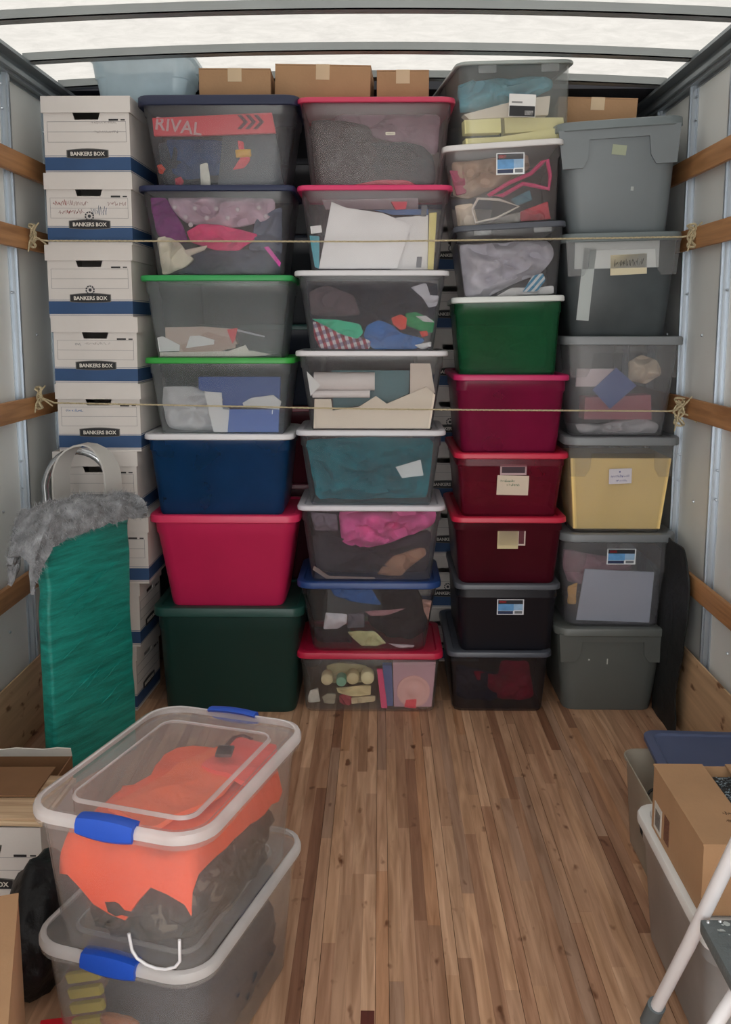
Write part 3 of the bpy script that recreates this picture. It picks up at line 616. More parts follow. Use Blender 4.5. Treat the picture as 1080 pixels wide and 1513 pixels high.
 ('38', 'green_candle', 'round sea-green candle between the cream ones', 'candle', '6c9c84', 'roll', [(0.244, 0.596), (0.325, 0.596), (0.323, 0.407), (0.241, 0.407)], 0.02, 0.05),
 ('38', 'pillar_candle', 'round cream candle right of the green one', 'candle', 'c4b890', 'roll', [(0.327, 0.691), (0.419, 0.691), (0.417, 0.461), (0.323, 0.461)], 0.012, 0.05),
 ('38', 'wide_candle', 'wide cream candle with a ringed end, rightmost of the row', 'candle', 'd8cca4', 'roll', [(0.425, 0.718), (0.541, 0.718), (0.54, 0.474), (0.423, 0.474)], 0.008, 0.05),
 ('38', 'long_candle', 'long cream bottle-shaped candle lying across the tub', 'candle', 'cabc94', 'soft', [(0.24, 0.366), (0.358, 0.393), (0.51, 0.407), (0.508, 0.217), (0.355, 0.217), (0.25, 0.258)], 0.006, 0.04),
 ('38', 'lower_candle', 'long cream candle lying at the very bottom behind the red ball', 'candle', 'c8b898', 'soft', [(0.354, 0.163), (0.544, 0.203), (0.543, 0.095), (0.353, 0.041)], 0.008, 0.04),
 ('38', 'red_ball', 'dark red ball at the bottom of the candle tub', 'ball', 'a04450', 'soft', [(0.261, 0.203), (0.308, 0.244), (0.36, 0.149), (0.353, 0.041), (0.293, 0.01), (0.258, 0.068)], 0.006, 0.05),
 ('38', 'glass_figurine', 'small whitish figurine in the lower left corner of the candle tub', 'figurine', 'c0bcb4', 'soft', [(0.015, 0.176), (0.039, 0.312), (0.099, 0.339), (0.111, 0.082), (0.015, 0.073)], 0.006, 0.04),
 ('38', 'shell_ornament', 'greyish rounded ornament beside the figurine', 'ornament', '989080', 'soft', [(0.124, 0.176), (0.167, 0.244), (0.238, 0.231), (0.223, 0.054), (0.14, 0.054)], 0.008, 0.04),
 ('38', 'cream_back_candles', 'yellowish wax tray behind the row of candles', 'tray', 'a8a080', 'soft', [(0.165, 0.691), (0.247, 0.751), (0.477, 0.718), (0.521, 0.393), (0.193, 0.339)], 0.06, 0.04),
 ('38', 'pink_marker', 'pink plastic stick standing beside the divider', 'stick', 'c83c6c', 'flat', [(0.553, 0.773), (0.593, 0.773), (0.638, 0.027), (0.59, 0.027)], 0.006, 0.012),
 ('38', 'blue_case', 'dull blue case behind the pink stick', 'case', '4a5a88', 'flat', [(0.594, 0.827), (0.663, 0.827), (0.685, 0.041), (0.626, 0.041)], 0.02, 0.03),
 ('38', 'pink_carton', 'pale pink carton with darker pink edges in the right of the candle tub', 'box', 'b08c98', 'flat', [(0.669, 0.881), (0.985, 0.894), (0.985, 0.027), (0.691, 0.027)], 0.02, 0.06),
 ('38', 'round_tin', 'round pale pink tin standing in front of the pink carton', 'tin', 'c89c98', 'disc', [(0.686, 0.637), (0.97, 0.637), (0.976, 0.041), (0.685, 0.041)], 0.008, 0.01),
 ('38', 'red_toy', 'small red toy at the foot of the round tin', 'toy', 'e04c58', 'soft', [(0.78, 0.19), (0.862, 0.203), (0.863, 0.027), (0.768, 0.041)], 0.002, 0.006),
 ('41', 'blue_towel', 'pale blue towel across the top of the tilted grey-lidded tub', 'towel', '5c98a8', 'soft', [(0.033, 0.918), (0.322, 0.97), (0.914, 0.97), (0.914, 0.793), (0.618, 0.642), (0.254, 0.542), (0.015, 0.504)], 0.012, 0.14),
 ('41', 'yellow_envelopes', 'pack of pale yellow envelopes in the lower left of the tilted tub', 'envelopes', 'd8cc90', 'flat', [(0.015, 0.346), (0.358, 0.356), (0.361, 0.165), (0.015, 0.165)], 0.012, 0.05),
 ('41', 'yellow_pad', 'long pale yellow pad across the bottom of the tilted tub', 'paper', 'd0c890', 'flat', [(0.015, 0.095), (0.333, 0.103), (0.985, 0.216), (0.985, 0.04), (0.015, 0.01)], 0.008, 0.06),
 ('41', 'yellow_folders', 'pale yellow folders stacked behind the sticker of the tilted tub', 'folders', 'ccc490', 'flat', [(0.405, 0.379), (0.971, 0.354), (0.985, 0.191), (0.409, 0.165)], 0.03, 0.06),
 ('41', 'cream_paper', 'cream paper lying slanted above the yellow folders', 'paper', 'c8bcae', 'flat', [(0.02, 0.429), (0.582, 0.617), (0.836, 0.642), (0.818, 0.391), (0.066, 0.361)], 0.022, 0.05),
 ('42', 'beige_cloth', 'beige cloth heaped in the upper left under the white lid', 'fabric', 'b09c8c', 'soft', [(0.052, 0.924), (0.753, 0.97), (0.764, 0.76), (0.423, 0.525), (0.174, 0.408), (0.032, 0.479)], 0.025, 0.1),
 ('42', 'pink_hanger', 'hot pink plastic hanger frame looping across the tub', 'hanger', 'cc3c74', 'loop', [(0.356, 0.408), (0.551, 0.561), (0.753, 0.666), (0.853, 0.807), (0.897, 0.83), (0.93, 0.619), (0.921, 0.443), (0.779, 0.502), (0.68, 0.537), (0.488, 0.396)], 0.006, 0.012),
 ('42', 'white_hanger', 'white triangular plastic piece at the lower left', 'hanger', 'd4ccc4', 'loop', [(0.189, 0.232), (0.255, 0.373), (0.454, 0.338), (0.642, 0.232), (0.419, 0.091), (0.214, 0.045)], 0.003, 0.0075),
 ('42', 'teal_pouch', 'small teal pouch among the pink pieces', 'pouch', '4c7484', 'soft', [(0.563, 0.338), (0.749, 0.455), (0.774, 0.314), (0.625, 0.244)], 0.006, 0.03),
 ('42', 'grey_patterned_cloth', 'grey and white patterned cloth along the bottom', 'fabric', '8c8884', 'soft', [(0.221, 0.01), (0.489, 0.127), (0.662, 0.162), (0.65, 0.021), (0.454, 0.01)], 0.005, 0.03),
 ('42', 'cream_sock', 'cream cloth in the lower left corner beneath the white hanger', 'fabric', 'c4b8a6', 'soft', [(0.034, 0.314), (0.204, 0.338), (0.256, 0.01), (0.042, 0.01)], 0.008, 0.05),
 ('42', 'red_pouch', 'red pouch at the lower right of the white-lidded tub', 'pouch', 'b83c4c', 'soft', [(0.661, 0.174), (0.927, 0.291), (0.969, 0.045), (0.667, 0.033)], 0.006, 0.06),
 ('42', 'pink_bag', 'faded pink bag at the upper left corner', 'bag', 'a8506c', 'soft', [(0.02, 0.807), (0.148, 0.783), (0.162, 0.479), (0.063, 0.455)], 0.02, 0.05),
 ('43', 'grey_shirt', 'crumpled light grey shirt filling the grey-lidded tub', 'shirt', 'b0aeb8', 'soft', [(0.015, 0.852), (0.91, 0.852), (0.985, 0.607), (0.846, 0.334), (0.593, 0.225), (0.257, 0.01), (0.015, 0.01)], 0.006, 0.12),
 ('43', 'striped_cloth', 'blue cloth with white stripes at the bottom of the grey-lidded tub', 'fabric', '3c8caa', 'stripes', [(0.63, 0.061), (0.737, 0.306), (0.846, 0.334), (0.874, 0.225), (0.793, 0.061)], 0.003, 0.02),
 ('43', 'white_patterned_cloth', 'white cloth with a black pattern at the bottom right', 'fabric', 'c8c8c8', 'soft', [(0.335, 0.01), (0.521, 0.143), (0.789, 0.115), (0.976, 0.143), (0.985, 0.01), (0.529, 0.01)], 0.005, 0.05),
 ('49', 'red_garment', 'dark red garment in the right of the lowest black tub', 'clothing', 'a01838', 'soft', [(0.533, 0.831), (0.83, 0.831), (0.932, 0.103), (0.56, 0.079), (0.33, 0.297), (0.236, 0.637), (0.512, 0.54)], 0.006, 0.08),
 ('49', 'navy_garment', 'dark navy garment in the left of the lowest black tub', 'clothing', '24243a', 'soft', [(0.056, 0.734), (0.512, 0.54), (0.561, 0.055), (0.055, 0.055)], 0.012, 0.1),
 ('53', 'blue_card', 'slate blue card standing tilted like a diamond against the front', 'card', '3c4c80', 'flat', [(0.209, 0.5), (0.433, 0.738), (0.642, 0.545), (0.391, 0.292)], 0.004, 0.004),
 ('53', 'printed_card', 'white card with faint pink print at the left behind the blue card', 'card', 'b0a0a4', 'flat', [(0.073, 0.723), (0.46, 0.723), (0.462, 0.53), (0.057, 0.53)], 0.02, 0.01),
 ('53', 'cream_ball', 'cream round ball of yarn at the upper right', 'yarn', 'c8b8a4', 'soft', [(0.59, 0.798), (0.717, 0.872), (0.879, 0.798), (0.922, 0.649), (0.795, 0.545), (0.613, 0.589)], 0.012, 0.1),
 ('53', 'red_box', 'dull red box with a tan top edge under the blue card', 'box', '8c4c56', 'flat', [(0.148, 0.411), (0.805, 0.441), (0.847, 0.173), (0.132, 0.173)], 0.02, 0.1),
 ('53', 'plastic_wrap', 'crumpled clear-white plastic wrap along the bottom of the third grey-lidded tub', 'plastic', 'b4b0b4', 'soft', [(0.05, 0.114), (0.344, 0.114), (0.738, 0.203), (0.962, 0.114), (0.945, 0.01), (0.087, 0.01)], 0.004, 0.07),
 ('54', 'yellow_carton', 'large pale yellow carton filling the grey-lidded tub', 'box', 'd4b878', 'flat', [(0.015, 0.827), (0.977, 0.827), (0.985, 0.022), (0.015, 0.022)], 0.012, 0.3),
 ('55', 'white_board', 'pale grey-blue board standing against the front of the tub', 'board', '9ca0ae', 'flat', [(0.19, 0.653), (0.872, 0.62), (0.894, 0.024), (0.098, 0.051)], 0.005, 0.008),
 ('55', 'orange_toy', 'small orange-yellow toy at the lower left of the pale board', 'toy', 'c89c5c', 'soft', [(0.038, 0.422), (0.138, 0.471), (0.108, 0.206), (0.031, 0.206)], 0.008, 0.05),
 ('55', 'pink_cloth', 'dusty pink cloth behind the pale board', 'fabric', '9c7480', 'soft', [(0.032, 0.819), (0.697, 0.687), (0.711, 0.422), (0.062, 0.422), (0.015, 0.62)], 0.03, 0.1),
]

# ---------------------------------------------------------------- what the see-through tubs hold
def brighter(c):
    v = [int(c[i:i+2], 16) for i in (0, 2, 4)]
    k = 1.14 if sum(v) > 240 else 1.0
    return ''.join('%02x' % min(240, int(x * k)) for x in v)
for i, (key, nm, lab, cat, col, kind, poly, d, t) in enumerate(CONTENTS):
    G = T[key]; f = G['f']; bm = bmesh.new()
    base = Vector(f(.5, .5, d)); TM = Matrix.Translation((G['xc'], G['yc'], G['z0'])) @ G['t'].rotation_euler.to_matrix().to_4x4()
    if kind in ('soft', 'plaid', 'stripes'):
        soft(bm, poly, f, d, t, i + 1.5)
    elif kind == 'flat':
        prism(bm, poly, d, d + t, lambda u, y, v: f(u, v, y))
    elif kind == 'loop':
        tube_mesh(bm, [f(u, v, d + t) for u, v in poly + poly[:2]], t, 8, flat=.6)
    elif kind in ('roll', 'disc'):
        us = [p[0] for p in poly]; vs = [p[1] for p in poly]
        a = Vector(f(min(us), min(vs), d)); b = Vector(f(max(us), max(vs), d)); w = b.x - a.x; hh = b.z - a.z
        if kind == 'disc' or nm.endswith('candle'):
            r = min(w, hh) / 2; c = (a + b) / 2
            L = [(r*.9, 0), (r, .004), (r, t), ] if kind == 'roll' else [(r*.3, .0), (r*.34, .003), (r*.8, .003), (r*.86, 0), (r, .002), (r, t)]
            loft(bm, [[(c.x + q*math.cos(2*PI*k/20), c.y + y, c.z + q*math.sin(2*PI*k/20)) for k in range(20)] for q, y in L])
        else:
            r = hh / 2; c = (a + b) / 2
            L = [(r*.25, .03), (r*.25, 0), (r, 0), (r, w), (r*.25, w), (r*.25, w - .03)]
            loft(bm, [[(a.x + x, c.y + r + q*math.cos(2*PI*k/20), c.z + q*math.sin(2*PI*k/20)) for k in range(20)] for q, x in L])
    # put the origin on the thing itself
    o_at = Vector(f(sum(p[0] for p in poly)/len(poly), min(p[1] for p in poly), d + t/2))
    bm.transform(Matrix.Translation(-o_at))
    if kind == 'plaid': mat = fabric_pattern('plaid', 'b03c4c', 'd8d0d4')
    elif kind == 'stripes': mat = fabric_pattern('stripes', '2c84ac', 'd4dce0')
    elif nm.startswith(('black_bag', 'plastic_wrap', 'white_sack')): mat = solid(col, .4, .1, 12, .25, 18, spec=.5)
    elif kind == 'soft': mat = solid(brighter(col), .9, .24, 13, .35, 22, spec=.2)
    else: mat = solid(brighter(col), .6, .06, 8)
    ob = link(nm, done(bm, nm, 1.1 if kind not in ('flat',) else None), mat, None, TM @ o_at, G['t'].rotation_euler)
    tag(ob, lab, cat, 'contents of the see-through tubs')
    if nm == 'toy_package':
        bmi = TM @ o_at
        me = text_mesh('RIVAL', .062, .0004, .001, 1.05)
        p = Vector(f(.22, .72, d)) - o_at
        link('lettering', me, solid('d0a8ac', .5), ob, p + Vector((0, -.0025, 0)), (0, .13, 0))
        for k in range(3):
            bm = bmesh.new(); x = .215 + 0; 
            def cp(u, y, v): q = Vector(f(u, v, y)) - o_at; return q
            u0 = .625 + k * .055
            prism(bm, [(u0, .86), (u0 + .030, .86), (u0 + .075, .775), (u0 + .030, .69), (u0, .69), (u0 + .045, .775)], d - .0016, d, cp)
            link('chevron', done(bm, 'chevron'), solid('5c2838', .5), ob)
    if nm == 'dotted_blanket':
        bm = bmesh.new()
        for (u, v) in ((.20,.83),(.34,.82),(.49,.81),(.64,.80),(.79,.82),(.27,.71),(.42,.70),(.57,.70),(.30,.62),(.84,.72)):
            q = Vector(f(u, v, d + .004)) - o_at
            bmesh.ops.create_icosphere(bm, subdivisions=2, radius=.009, matrix=Matrix.Translation(q) @ Matrix.Scale(.5, 4, (0, 1, 0)))
        link('white_dots', done(bm, 'white_dots', 1), solid('d8ccd4', .9), ob)
    if nm == 'white_board' and key == '32':
        for v in (.78, .12):
            bm = bmesh.new(); prism(bm, [(.83, v-.07), (.87, v-.07), (.87, v+.07), (.83, v+.07)], d - .002, d, lambda u, y, w_: Vector(f(u, w_, y)) - o_at)
            link('print', done(bm, 'print'), solid('6c7078', .6), ob)
# plain fills of the strongly coloured tubs
def fill(key, nm, lab, cat, col, poly, d=.012, t=.2, kind='soft'):
    G = T[key]; f = G['f']; bm = bmesh.new()
    soft(bm, poly, f, d, t, hash(key) % 50 if False else int(key)) if kind == 'soft' else prism(bm, poly, d, d + t, lambda u, y, v: f(u, v, y))
    TM = Matrix.Translation((G['xc'], G['yc'], G['z0'])) @ G['t'].rotation_euler.to_matrix().to_4x4()
    o_at = Vector(f(.5, poly[0][1], d + t/2)); bm.transform(Matrix.Translation(-o_at))
    tag(link(nm, done(bm, nm, 1), solid(col, .85, .14, 14, .2), None, TM @ o_at, G['t'].rotation_euler), lab, cat, 'contents of the see-through tubs')
fill('25', 'blue_case', 'light blue rounded case glowing through the blue tub', 'case', '2c8cc8', [(.50,.12),(.93,.12),(.95,.5),(.93,.82),(.55,.84),(.48,.75)], .006, .10)
fill('44', 'folded_green_cloth', 'folded cloth showing through the green tub', 'fabric', '48b478', [(.04,.05),(.96,.05),(.96,.66),(.04,.70)], .008, .3)
fill('45', 'magenta_cloth', 'cloth showing through the magenta tub', 'fabric', 'd83078', [(.35,.03),(.97,.03),(.97,.55),(.6,.7),(.3,.55)], .006, .2)
fill('46', 'red_cloth', 'cloth showing through the dark red tub with the wide note', 'fabric', 'c82c50', [(.05,.05),(.97,.05),(.97,.52),(.05,.48)], .006, .2)
fill('52', 'dark_sheet', 'dark cloth filling the smoky grey tub', 'fabric', '50565c', [(.03,.03),(.97,.03),(.97,.78),(.03,.78)], .012, .3)

# ---------------------------------------------------------------- archive boxes
M_WHITE = solid('cfcac6', .7, .04, 5, .06, 60); M_BLUE = solid('294a74', .65, .08, 9); M_BLACK = solid('1c1c20', .6)
M_LINE = solid('77777c', .7); M_LETTER = solid('d8d4cc', .6)
bb_cache = {}
def rect_bar(bm, x0, z0, x1, z1, y0=-.0010, y1=-.0002): add_box(bm, (x0, y0, z0), (x1, y1, z1))
def make_archive_box(w=.305, d=.40, h=.243, emblem=False):
    """origin at the centre of the base, printed end towards -y"""
    k = (w, d, h, emblem)
    if k not in bb_cache:
        P = {}; y = -d/2
        bm = bmesh.new(); t = .004
        add_box(bm, (-w/2, d/2 - t, 0), (w/2, d/2, h)); add_box(bm, (-w/2, y, 0), (-w/2 + t, d/2 - t, h)); add_box(bm, (w/2 - t, y, 0), (w/2, d/2 - t, h)); add_box(bm, (-w/2 + t, y, 0), (w/2 - t, d/2 - t, t))
        # front wall with a trapezoid hand hole
        hz0, hz1 = h - .075, h - .048; a, b = .050, .042
        xs = [-w/2 + t, None, None, w/2 - t]
        def quad(p): prism(bm, p, y, y + t)
        quad([(-w/2 + t, t), (w/2 - t, t), (w/2 - t, hz0), (b, hz0), (-b, hz0), (-w/2 + t, hz0)])
        quad([(-w/2 + t, hz0), (-b, hz0), (-a, hz1), (-w/2 + t, hz1)])
        quad([(b, hz0), (w/2 - t, hz0), (w/2 - t, hz1), (a, hz1)])
        quad([(-w/2 + t, hz1), (-a, hz1), (a, hz1), (w/2 - t, hz1), (w/2 - t, h), (-w/2 + t, h)])
        P['body'] = done(bm, 'box_body')
        bm = bmesh.new(); W = w + .012; D = d + .012; lh = .056
        add_box(bm, (-W/2, -D/2, h - .004), (W/2, D/2, h)); 
        add_box(bm, (-W/2, -D/2, h - lh), (W/2, -D/2 + .003, h - .004)); add_box(bm, (-W/2, D/2 - .003, h - lh), (W/2, D/2, h - .004))
        add_box(bm, (-W/2, -D/2 + .003, h - lh), (-W/2 + .003, D/2 - .003, h - .004)); add_box(bm, (W/2 - .003, -D/2 + .003, h - lh), (W/2, D/2 - .003, h - .004))
        # turned edges so that lids do not read as perfect boxes
        bmesh.ops.translate(bm, verts=[v for v in bm.verts], vec=(0, 0, .004)); P['lid'] = done(bm, 'box_lid')
        bm = bmesh.new()
        for (z0, z1) in ((.014, .060), (.064, .0655), (.009, .0105)):
            rect_bar(bm, -w/2 - .0006, z0, w/2 + .0006, z1, y - .0008, y)
            add_box(bm, (w/2, y, z0), (w/2 + .0008, d/2, z1)); add_box(bm, (-w/2 - .0008, y, z0), (-w/2, d/2, z1))
        P['stripe'] = done(bm, 'stripe')
        bm = bmesh.new(); x0, x1 = -w*.46, w*.46; zt = h - .082; zb = zt - .070; zm = (zt + zb) / 2; q = .0009
        for (a0, c0, a1, c1) in ((x0, zt, x1, zt+q), (x0, zb, x1, zb+q), (x0, zm, x1, zm+q), (x0, zb, x0+q, zt), (x1-q, zb, x1, zt)):
            rect_bar(bm, a0, c0, a1, c1, y - .0007, y)
        P['label_lines'] = done(bm, 'label_lines')
        bm = bmesh.new(); pz = .069
        pts = []
        for i in range(9):
            u = -1 + i / 4; pts.append((u*.072, pz + .013 + .005*(1 - u*u)))
        pts = pts + [(x, pz - .010 - .003*(1 - (x/.072)**2)) for x, _ in pts[::-1]]
        prism(bm, pts, y - .0026, y - .0009); P['plaque'] = done(bm, 'plaque')
        bm = bmesh.new(); pts2 = [(x*1.045, (z - pz) * 1.16 + pz) for x, z in pts]; prism(bm, pts2, y - .0016, y - .0008); P['plaque_edge'] = done(bm, 'plaque_edge')
        bm = bmesh.new(); rect_bar(bm, w*.26, h - .079, w*.37, h - .073, y - .001, y); rect_bar(bm, w*.40, h - .078, w*.45, h - .074, y - .001, y); P['print'] = done(bm, 'print')
        if emblem:
            bm = bmesh.new(); c = (0, pz + .031); R = .017
            for i in range(10):
                a0 = 2*PI*i/10; a1 = 2*PI*(i+.7)/10
                prism(bm, [(c[0]+R*.7*math.cos(a0), c[1]+R*.7*math.sin(a0)), (c[0]+R*math.cos(a0), c[1]+R*math.sin(a0)), (c[0]+R*math.cos(a1), c[1]+R*math.sin(a1)), (c[0]+R*.7*math.cos(a1), c[1]+R*.7*math.sin(a1))], y - .0022, y - .0006)
            prism(bm, [(c[0]+.006*math.cos(2*PI*i/8), c[1]+.006*math.sin(2*PI*i/8)) for i in range(8)], y - .0022, y - .0006)
            P['emblem'] = done(bm, 'emblem')
        bb_cache[k] = P
    return bb_cache[k]
def archive_box(label, group, loc, rz=0, w=.305, d=.40, h=.243, emblem=False, marks=None, detail=True, ry=0):
    P = make_archive_box(w, d, h, emblem); t = empty('archive_box', loc, rz, ry); tag(t, label, 'box', group)
    b = link('body', P['body'], M_WHITE, t); link('lid', P['lid'], M_WHITE, t); link('blue_stripe', P['stripe'], M_BLUE, b)
    link('label_lines', P['label_lines'], M_LINE, b)
    e = link('plaque', P['plaque'], M_BLACK, t); link('plaque_edge', P['plaque_edge'], solid('6a6864', .6), e)
    link('lettering', text_mesh('BANKERS BOX', .0185, .0004, .0004, 1.0), M_LETTER, e, (0, -d/2 - .0030, .0705))
    link('print', P['print'], M_BLACK, b)
    if emblem: link('emblem', P['emblem'], solid('34343a', .6), t)
    for (c, x, z, ww, hh, nn, sd) in marks or ():
        bm = bmesh.new(); scribble(bm, w*x, h*z, w*ww, h*hh, -d/2 - .0012, nn, sd, .0009); link('handwriting', done(bm, 'handwriting'), solid(c, .7), b)
    return t
GR = 'archive boxes stacked by the left wall'
AB = [  # xc, z0, h, label, emblem, marks, ry
 (-1.043, 2.018, .263, 'uppermost white archive box on the left stack, faint pencil writing on its label', False, [('a8a4a4', .05, .66, .30, .05, 7, 1), ('a8a4a4', .10, .54, .28, .04, 6, 2)], 0),
 (-1.046, 1.773, .245, 'white archive box with red and blue handwriting on its label', True, [('8c3030', -.42, .56, .40, .09, 9, 3), ('8c3030', -.36, .44, .30, .07, 7, 4), ('44608c', .02, .42, .2, .15, 4, 5), ('8c3030', .22, .56, .22, .06, 5, 6)], .004),
 (-1.054, 1.512, .257, 'white archive box with an emblem and no writing on its label', True, None, 0),
 (-1.044, 1.268, .244, 'white archive box with pale grey writing on its label', False, [('9a9a9c', -.24, .58, .06, .07, 2, 7), ('b4b0b0', -.12, .60, .30, .05, 6, 8)], .006),
 (-1.040, 1.021, .247, 'white archive box with a small blue word in the corner of its label', False, [('3c6ca8', -.40, .60, .20, .05, 6, 9)], 0),
 (-1.060, .770, .247, 'white archive box seen through the pale band loop', False, None, -.004),
 (-1.028, .515, .252, 'white archive box half hidden by the green wrapped panel, second above the turned ones', False, None, 0),
]
for xc, z0, h, lab, em, mk, ry in AB:
    archive_box(lab, GR, (xc, 3.478 + .20, z0), 0, .305, .395, h, em, mk, ry=ry)
archive_box('white archive box turned sideways above the lowest one, its lid torn', GR, (-1.085, 3.66, .258), PI/2 - .03, .305, .335, .255, False)
archive_box('lowest white archive box of the left stack, turned sideways on the floor', GR, (-1.100, 3.66, 0), PI/2 - .06, .305, .335, .256, False)
# second row behind, seen in the gap between the third and fourth stacks
gap = ['on the floor behind the smoky black tub', 'level with the black tub', 'level with the darkest wine red tub', 'level with the wide cream note', 'level with the magenta tub',
       'level with the translucent green tub', 'level with the crumpled grey shirts', 'level with the pink hanger frames', 'topmost, under a brown carton']
for k in range(9):
    archive_box('white archive box in the back-row gap, ' + gap[k], 'archive boxes behind the tubs', (.300 + .010 * ((k * 7) % 3 - 1), 4.265, .2435 * k), 0, .305, .40, .2395, k % 3 == 1)
# dark tubs behind the second stack
rear = [(.0, .40, '1c2c30', '14322e'), (.40, .42, '401420', '6c1430'), (.82, .33, '4c0c20', '8c1438'), (1.15, .34, '1c2434', '0e4c48'), (1.49, .36, '20242c', '202838'), (1.85, .30, '24262c', '30343c')]
for i, (z0, h, b, lid) in enumerate(rear):
    make_tote('storage_tub', ['dark green tub at the bottom behind the second stack', 'maroon tub behind the dark green and pink tubs', 'dark wine tub behind the blue tub', 'dark tub with a teal lid in the gap beside the upper green lid', 'dark grey tub in the gap beside the navy-lidded tub', 'charcoal tub topmost behind the navy-lidded tubs'][i],
              'tub', -.50, 3.95, .56, .42, z0, z0 + h, b, lid, .86, 1, lidt=.022, opaque=True, group='dark tubs behind the second stack')

# ---------------------------------------------------------------- things on top of the stacks
def carton(name, label, x0, y0, z0, x1, y1, z1, rz=0, tape='c8b090', group='cardboard cartons on top', ry=0, mat=None):
    w, d, h = x1 - x0, y1 - y0, z1 - z0; t = empty(name, ((x0+x1)/2, (y0+y1)/2, z0), rz, ry); tag(t, label, 'box', group)
    m = mat or M_CARD
    box('carton_body', (-w/2, -d/2, 0), (w/2, d/2, h - .004), m, t, .003)
    for s in (-1, 1):
        box('flap', (-w/2 if s < 0 else .0015, -d/2, h - .004), (-.0015 if s < 0 else w/2, d/2, h), m, t)
    box('tape', (-.025, -d/2 - .0008, h*.6), (.025, d/2 + .0008, h + .0008), solid(tape, .35), t)
    return t
carton('cardboard_carton', 'taped brown carton behind the pale plastic basin', -.665, 3.60, 2.292, -.405, 3.86, 2.408, .03)
carton('cardboard_carton', 'longest brown carton behind the uppermost pink-lidded tub', -.385, 3.62, 2.292, -.035, 3.88, 2.425, -.04, ry=.03)
carton('cardboard_carton', 'brown carton between the longest carton and the tilted tub', -.015, 3.62, 2.286, .175, 3.86, 2.405, 0)
carton('cardboard_carton', 'small brown carton on the uppermost grey tub', .67, 3.70, 2.212, .96, 3.93, 2.325, -.10, ry=.05)
# pale blue basin
tb = empty('plastic_basin', (-.868, 3.68, 2.292)); tag(tb, 'pale blue see-through plastic basin lying on the archive boxes', 'basin')
bm = bmesh.new(); bw, bd, bh = .385, .30, .165
R = [(bw*.76, bd*.70, .03, 0), (bw*.80, bd*.74, .04, .008), (bw*.86, bd*.82, .05, bh*.45), (bw*.885, bd*.85, .05, bh*.47), (bw*.93, bd*.93, .06, bh*.86), (bw, bd, .07, bh*.88), (bw, bd, .07, bh*.96), (bw*.98, bd*.98, .07, bh), (bw*.90, bd*.90, .06, bh*.97), (bw*.84, bd*.80, .05, bh*.45), (bw*.78, bd*.72, .04, .012)]
loft(bm, [[(x, y, z) for x, y in rr(a, b, q, 6)] for a, b, q, z in R])
link('basin_body', done(bm, 'basin_body', .8), clear('c4d4dc', .62, .3), tb)
for s in (1,):
    box('basin_handle', (bw/2 - .004, -.06, bh*.62), (bw/2 + .012, .06, bh*.76), clear('c4d4dc', .5), tb, .004)
make_tote('storage_tub', 'shallow tub with a dark blue lid on the back of the archive boxes', 'tub', -1.14, 3.86, .22, .36, 2.285, 2.372, '505868', '242c54', .86, .5, lidt=.016, group='things on top of the left stack')

# ---------------------------------------------------------------- ropes
M_ROPE = solid('c6b896', .85, .2, 160, .8, 300)
def rope(label, pts, tails, seed):
    t = empty('rope', pts[0]); tag(t, label, 'rope'); o0 = Vector(pts[0])
    P = []
    for a, b in zip(pts, pts[1:]):
        a, b = Vector(a), Vector(b); n = max(2, int((b - a).length / .03))
        for i in range(n): P.append(a.lerp(b, i / n) - o0)
    P.append(Vector(pts[-1]) - o0)
    bm = bmesh.new()
    for ph in (0, 2.09, 4.19):      # three twisted strands
        Q = []
        for i in range((len(P) - 1) * 3 + 1):
            k = i / 3; j = min(int(k), len(P) - 2); p = P[j].lerp(P[j+1], k - j); a = ph + i * 1.1
            Q.append(p + Vector((0, math.cos(a), math.sin(a))) * .0016)
        tube_mesh(bm, Q, .0019, 5)
    link('rope_line', done(bm, 'rope_line', 1.2), M_ROPE, t)
    rnd = random.Random(seed)
    for (cx, cy, cz, s) in tails:
        bm = bmesh.new(); Q = []
        for i in range(60):
            a = i * .62; Q.append(Vector((cx, cy, cz)) - o0 + Vector((math.cos(a*1.1)*.011*s + rnd.uniform(-1, 1)*.003, math.sin(a)*.014*s - .004, math.sin(a*.37)*.040*s)))
        tube_mesh(bm, Q, .0036, 5)
        for e in ((.03, -.02, .045), (-.015, -.015, -.055), (.05, -.01, -.03)):
            st = Vector((cx, cy, cz)) - o0
            tube_mesh(bm, [st, st + Vector(e) * .5 * s + Vector((0, -.01, .006)), st + Vector(e) * s], [.0038, .0034, .0026], 5)
        link('knot', done(bm, 'knot', 1.2), M_ROPE, t)
rope('thin tan rope stretched across all stacks at the height of the second tubs', [(-1.242, 3.44, 1.792), (-1.19, 3.445, 1.784), (-.05, 3.452, 1.780), (1.07, 3.452, 1.795), (1.10, 3.42, 1.80)], [(-1.238, 3.44, 1.80, 1.0), (1.092, 3.43, 1.797, 1.0)], 3)
rope('thin tan rope stretched across the middle of the stacks, tied lower than the other', [(-1.245, 3.43, 1.23), (-1.19, 3.44, 1.205), (-.05, 3.452, 1.183), (1.05, 3.452, 1.176), (1.098, 3.42, 1.19)], [(-1.24, 3.43, 1.225, 1.0), (1.075, 3.42, 1.178, 1.25)], 4)

